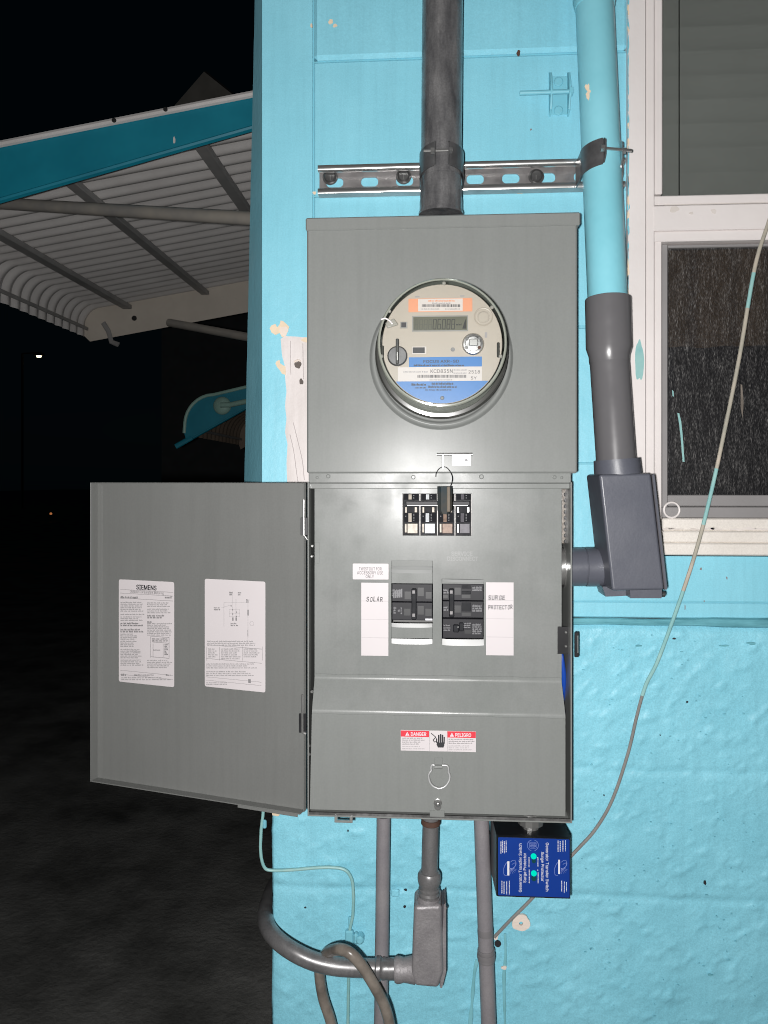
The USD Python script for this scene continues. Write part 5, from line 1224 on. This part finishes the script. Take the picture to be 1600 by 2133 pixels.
part(fb, "side_hub", lathe(hA, hB_, [(0, 0), (0, 23 * k0), (lh * 0.12, 25.5 * k0), (lh * 0.3, 25 * k0), (lh * 0.45, 23 * k0), (lh, 27 * k0), (lh, 0)], 30), "cast_metal")
cb_ = thing("bent_conduit", "curved metal conduit wrapping round the plastered wall corner to the cast elbow fitting", "conduit", at(700, 2020, -0.08))
bp = [(826, 2018, YM), (790, 2017, YM), (740, 2016, YM), (694, 2012, YM), (650, 2001, YM), (612, 1983, -0.080), (580, 1960, -0.066), (560, 1936, -0.040), (553, 1912, 0.0), (556, 1888, 0.06), (562, 1866, 0.13), (568, 1850, 0.2), (575, 1836, 0.3)]
part(cb_, "pipe", tube(smooth_path([at(*p) for p in bp], 80), 18.3 * k0, 30), "galvanised")
cA, cB2 = at(782, 2017.5, YM), at(829, 2018.5, YM)
lc = np.linalg.norm(cB2 - cA)
part(cb_, "coupling", lathe(cA, cB2, [(0, 0), (0, 20 * k0), (lc * 0.06, 23 * k0), (lc * 0.22, 23 * k0), (lc * 0.28, 20 * k0), (lc * 0.34, 21.5 * k0), (lc * 0.5, 20 * k0), (lc * 0.6, 21 * k0), (lc * 0.95, 21 * k0), (lc, 0)], 30), "galvanised")
fx = thing("flexible_conduit", "loop of worn tan flexible conduit hung over the curved metal conduit", "hose", at(740, 2133, -0.08))
fp = [(700, 2180, -0.052), (688, 2125, -0.052), (673, 2078, -0.052), (666, 2035, -0.050), (667, 2008, -0.052), (680, 1986, -0.075), (703, 1977.5, -0.115), (727, 1984, -0.128), (750, 2007, -0.128), (772, 2040, -0.122), (792, 2076, -0.115), (806, 2110, -0.110), (816, 2160, -0.105), (822, 2220, -0.10)]
part(fx, "hose", tube(smooth_path([at(*p) for p in fp], 90), 11.5 * k0, 20), "hose_tan")

# ------------------------------------------------------------------ awnings on the side of the house
def awning(lab, x_wall, x_out, y0, y1, z_wall, slope, skirt, pans, nose_r, poles, pal, detail=True, knob=None):
    t = thing("window_awning", lab, "awning", (x_wall, (y0 + y1) / 2, z_wall - 0.2))
    def zr(x): return z_wall + slope * (x - x_wall)
    # roof line from the wall outwards, turning down in a round nose
    xs = list(np.linspace(x_wall, x_out + nose_r, 8))
    prof = [(x, zr(x)) for x in xs]
    cx, cz = x_out + nose_r, zr(x_out + nose_r) - nose_r
    prof += [(cx - nose_r * math.sin(a), cz + nose_r * math.cos(a)) for a in np.linspace(0.25, 1.5, 8)] + [(cx - nose_r - 0.002, cz - 0.022), (cx - nose_r - 0.003, cz - 0.045)]
    prof = np.array(prof)
    pw = (y1 - y0) / pans
    # each roof pan is one pressed sheet: flat with a raised rounded seam, seen from below as a rib
    for k in range(pans):
        ya = y0 + k * pw
        n = 9
        s = np.linspace(0, 1, n)
        dz = -0.011 * (0.5 - 0.5 * np.cos(2 * np.pi * s)) ** 0.8
        V, Fc = [], []
        tang = np.gradient(prof, axis=0); tang /= np.linalg.norm(tang, axis=1, keepdims=True)
        nr = np.stack([-tang[:, 1], tang[:, 0]], 1); nr *= np.sign(nr[0, 1] or 1)
        for j in range(n):
            for i in range(len(prof)):
                o = prof[i] + nr[i] * (dz[j])
                V.append((o[0], ya + pw * (0.015 + 0.97 * s[j]), o[1]))
        mI = len(prof)
        for j in range(n - 1):
            for i in range(mI - 1):
                q = [j * mI + i, j * mI + i + 1, (j + 1) * mI + i + 1, (j + 1) * mI + i]
                Fc += [[q[0], q[1], q[2]], [q[0], q[2], q[3]]]
        a = trimesh.Trimesh(V, Fc, process=False)
        b = a.copy(); b.vertices[:, 2] += 0.0015; b.invert()
        part(t, "roof_pan", cat_([a, b]), pal["pan"], smooth=50)
    zi = prof[:, 1] - 0.016
    # side skirts: near one teal outside, far one beige inside
    def side(y, m, name, bottom, th=0.004):
        poly = Polygon(list(zip(prof[:, 0], prof[:, 1] + 0.006)) + bottom)
        g = trimesh.creation.extrude_polygon(poly.buffer(0), th, engine="earcut")
        g.apply_transform(np.array([[1, 0, 0, 0], [0, 0, 1, y], [0, 1, 0, 0], [0, 0, 0, 1.0]])); g.fix_normals()
        return part(t, name, g, m, smooth=False)
    side(y0 - 0.005, pal["near"], "side_skirt", [(x, z) for x, z in skirt(0)])
    side(y1 + 0.002, pal["far"], "side_skirt", [(x, z) for x, z in skirt(1)])
    if detail:
        edge = np.array([(p[0], y0 - 0.008, p[1] + 0.010) for p in prof])
        part(t, "skirt_edge", tube(edge, 0.009, 8, flat=1.0), pal["edge"])
        ln = np.array(skirt(0)); 
        part(t, "skirt_hem", cat_([cbox((min(p[0], q[0]), y0 - 0.004, 0), (max(p[0], q[0]), y0 + 0.03, 0.02)) for p, q in []]) if False else tube([(p[0], y0 + 0.012, p[1] + 0.004) for p in skirt(0)], 0.012, 8), pal["hem"])
    for (xb, dz_, wd) in pal["bars"]:
        part(t, "cross_bar", cbox((xb - wd / 2, y0 + 0.012, zr(xb) - dz_ - 0.020), (xb + wd / 2, y1 - 0.004, zr(xb) - dz_), 0.003), pal["bar"])
    zo = prof[-1][1]
    part(t, "eave_bar", cbox((x_out + 0.012, y0, zo + 0.030), (x_out + 0.020, y1, zo + 0.046), 0.002), pal["bar"])
    for a, b, r in poles: part(t, "support_pole", tube([a, b], r, 14), "awning_pole")
    return t, zr, prof
def wpt(px, py, d):
    return CAM + ray(px, py) * d
XW_ = cb[0] + 0.02
xs0 = -0.36
Y0A, Y1A = 0.75, 2.33
pA, pB_ = at(0, 296, Y0A), at(520, 193, Y0A)
slopeA = (pB_[2] - pA[2]) / (pB_[0] - pA[0])
zwA = pB_[2] + slopeA * (XW_ - pB_[0]) - 0.02
b0, b1 = at(0, 413, Y0A), at(520, 264, Y0A)
def skirtA(k):
    if k == 0:
        sl = (b1[2] - b0[2]) / (b1[0] - b0[0])
        return [(x, b0[2] + sl * (x - b0[0])) for x in (-1.56, XW_)]
    f0, f1 = at(182, 712, Y1A), at(515, 650, Y1A)
    sl = (f1[2] - f0[2]) / (f1[0] - f0[0])
    return [(x, f0[2] + sl * (x - f0[0])) for x in (f0[0] + 0.012, XW_)]
XOUT = at(176, 700, Y1A)[0]
palA = dict(pan="awning_white", near="teal_dark", far="awning_beige", edge="awning_white", hem="teal_dark", bar="awning_bar",
            bars=[(at(262, 620, Y1A)[0] + 0.01, 0.014, 0.045), (at(428, 610, Y1A)[0], 0.014, 0.04), (-0.66, 0.014, 0.04)])
poA = [(wpt(-60, 420, 2.35), wpt(640, 462, 1.80), 0.017), (wpt(352, 672, 3.5), wpt(640, 725, 3.1), 0.018)]
aw, zrA, profA = awning("large metal awning with teal side skirt high on the side wall of the house", XW_, XOUT, Y0A, Y1A, zwA, slopeA, skirtA, 22, 0.10, poA, palA)
part(aw, "skirt_bracket", tube([at(215, 672, Y1A - 0.01), at(226, 690, Y1A - 0.01), at(232, 712, Y1A - 0.02), at(247, 718, Y1A - 0.03)], 0.012, 8, flat=0.4), "awning_bar")
part(aw, "skirt_bolt", disc(F(Y1A), 280, 663, 0.012, 0.0, 0.006, 14, 0.002), "post_dark")
for (x, y) in ((238, 251), (345, 228)): part(aw, "edge_screw", disc(F(Y0A - 0.016), x, y, 0.006, 0, 0.004, 10, 0.001), "post_dark")
part(aw, "paint_chip", shape(F(Y0A - 0.0052), blob(F(Y0A - 0.0052), 363, 292, 2.2, 8, 4), 0, 0.001), "awning_white")

Y0B, Y1B = 2.75, 3.9
q0, q1 = at(420, 829, Y0B), at(517, 807, Y0B)
slopeB = (q1[2] - q0[2]) / (q1[0] - q0[0]) * 1.05
zwB = q1[2] + slopeB * (XW_ - q1[0]) - 0.006
g0, g1 = at(366, 931, Y0B), at(517, 846, Y0B)
def skirtB(k):
    sl = (g1[2] - g0[2]) / (g1[0] - g0[0])
    return [(x, g0[2] + sl * (x - g0[0])) for x in (g0[0] + 0.06, XW_)]
palB = dict(pan="brown_pan", near="teal_dark", far="brown_pan", edge="pale_teal", hem="teal_dark", bar="awning_bar", bars=[(-0.9, 0.014, 0.04)])
awB, zrB, profB = awning("smaller teal awning with a round knob seen low beyond the house corner", XW_, at(386, 900, Y0B)[0], Y0B, Y1B, zwB, slopeB, skirtB, 14, 0.16, [], palB)
kc = at(463, 845, Y0B - 0.02)
part(awB, "knob", trimesh.creation.icosphere(3, 0.048).apply_scale((1, 0.55, 1)).apply_translation(kc), "pale_teal", smooth=True)
part(awB, "support_pole", tube([kc + (0, -0.03, 0), at(480, 843, Y0B - 0.06), at(560, 826, Y0B - 0.10)], 0.014, 12), "pale_teal")
part(awB, "skirt_tail", tube([at(366, 930, Y0B), at(400, 911, Y0B)], 0.014, 8, flat=0.5), "teal_dark")

# ------------------------------------------------------------------ dark yard beyond: a neighbour's shed gable and two far lamps
sh = thing("neighbour_house", "dark house whose grey gable peak shows above the large awning", "house", (-2.2, 7.0, 0))
pk = at(425, 149, 6.2)
hw_ = 0.55
def gable(y0, y1, th):
    P = []
    for y in (y0, y1):
        P += [(pk[0], y, pk[2]), (pk[0] - hw_, y, pk[2] - hw_ * 1.1), (pk[0] + hw_, y, pk[2] - hw_ * 0.82)]
    return trimesh.convex.convex_hull(np.array(P))
part(sh, "gable_end", gable(6.2, 6.25, 0), "shed_roof", smooth=False)
part(sh, "wall", cbox((pk[0] - hw_ + 0.1, 6.26, 0), (pk[0] + hw_ - 0.1, 9.0, pk[2] - hw_ * 1.2)), "neighbour_boards")
for s, k in ((-1, 1.1), (1, 0.82)):
    P = [(pk[0], y, pk[2] + 0.01 + dz) for y in (6.26, 9.2) for dz in (0, 0.03)] + [(pk[0] + s * (hw_ + 0.1), y, pk[2] + 0.01 - (hw_ + 0.1) * k + dz) for y in (6.26, 9.2) for dz in (0, 0.03)]
    part(sh, "roof", trimesh.convex.convex_hull(np.array(P)), "dark_boards", smooth=False)
sp_ = at(81, 742, 38.0)
sl_ = thing("street_lamp", "distant lit street lamp, a yellowish spark left of the awnings", "street lamp", (sp_[0], 38.0, 0))
part(sl_, "post", tube([(sp_[0] - 0.9, 38, 0), (sp_[0] - 0.9, 38, sp_[2] + 0.15)], 0.06, 10), "post_dark")
part(sl_, "arm", tube([(sp_[0] - 0.9, 38, sp_[2] + 0.15), (sp_[0] + 0.1, 38, sp_[2] + 0.2)], 0.035, 8), "post_dark")
part(sl_, "lamp_head", cbox((sp_[0] - 0.25, 37.85, sp_[2] + 0.04), (sp_[0] + 0.25, 38.15, sp_[2] + 0.17), 0.02), "post_dark")
part(sl_, "lens", trimesh.creation.icosphere(2, 0.15).apply_scale((1, 0.6, 0.5)).apply_translation((sp_[0], 38, sp_[2])), "street_glow", smooth=True)
gp = at(106, 1070, 26.0)
gl = thing("garden_light", "tiny orange garden light low in the dark yard", "garden light", (gp[0], 26.0, 0))
part(gl, "stake", tube([(gp[0], 26, 0), (gp[0], 26, gp[2] - 0.05)], 0.012, 8), "post_dark")
part(gl, "glass", trimesh.creation.icosphere(2, 0.045).apply_translation((gp[0], 26, gp[2])), "path_glow", smooth=True)
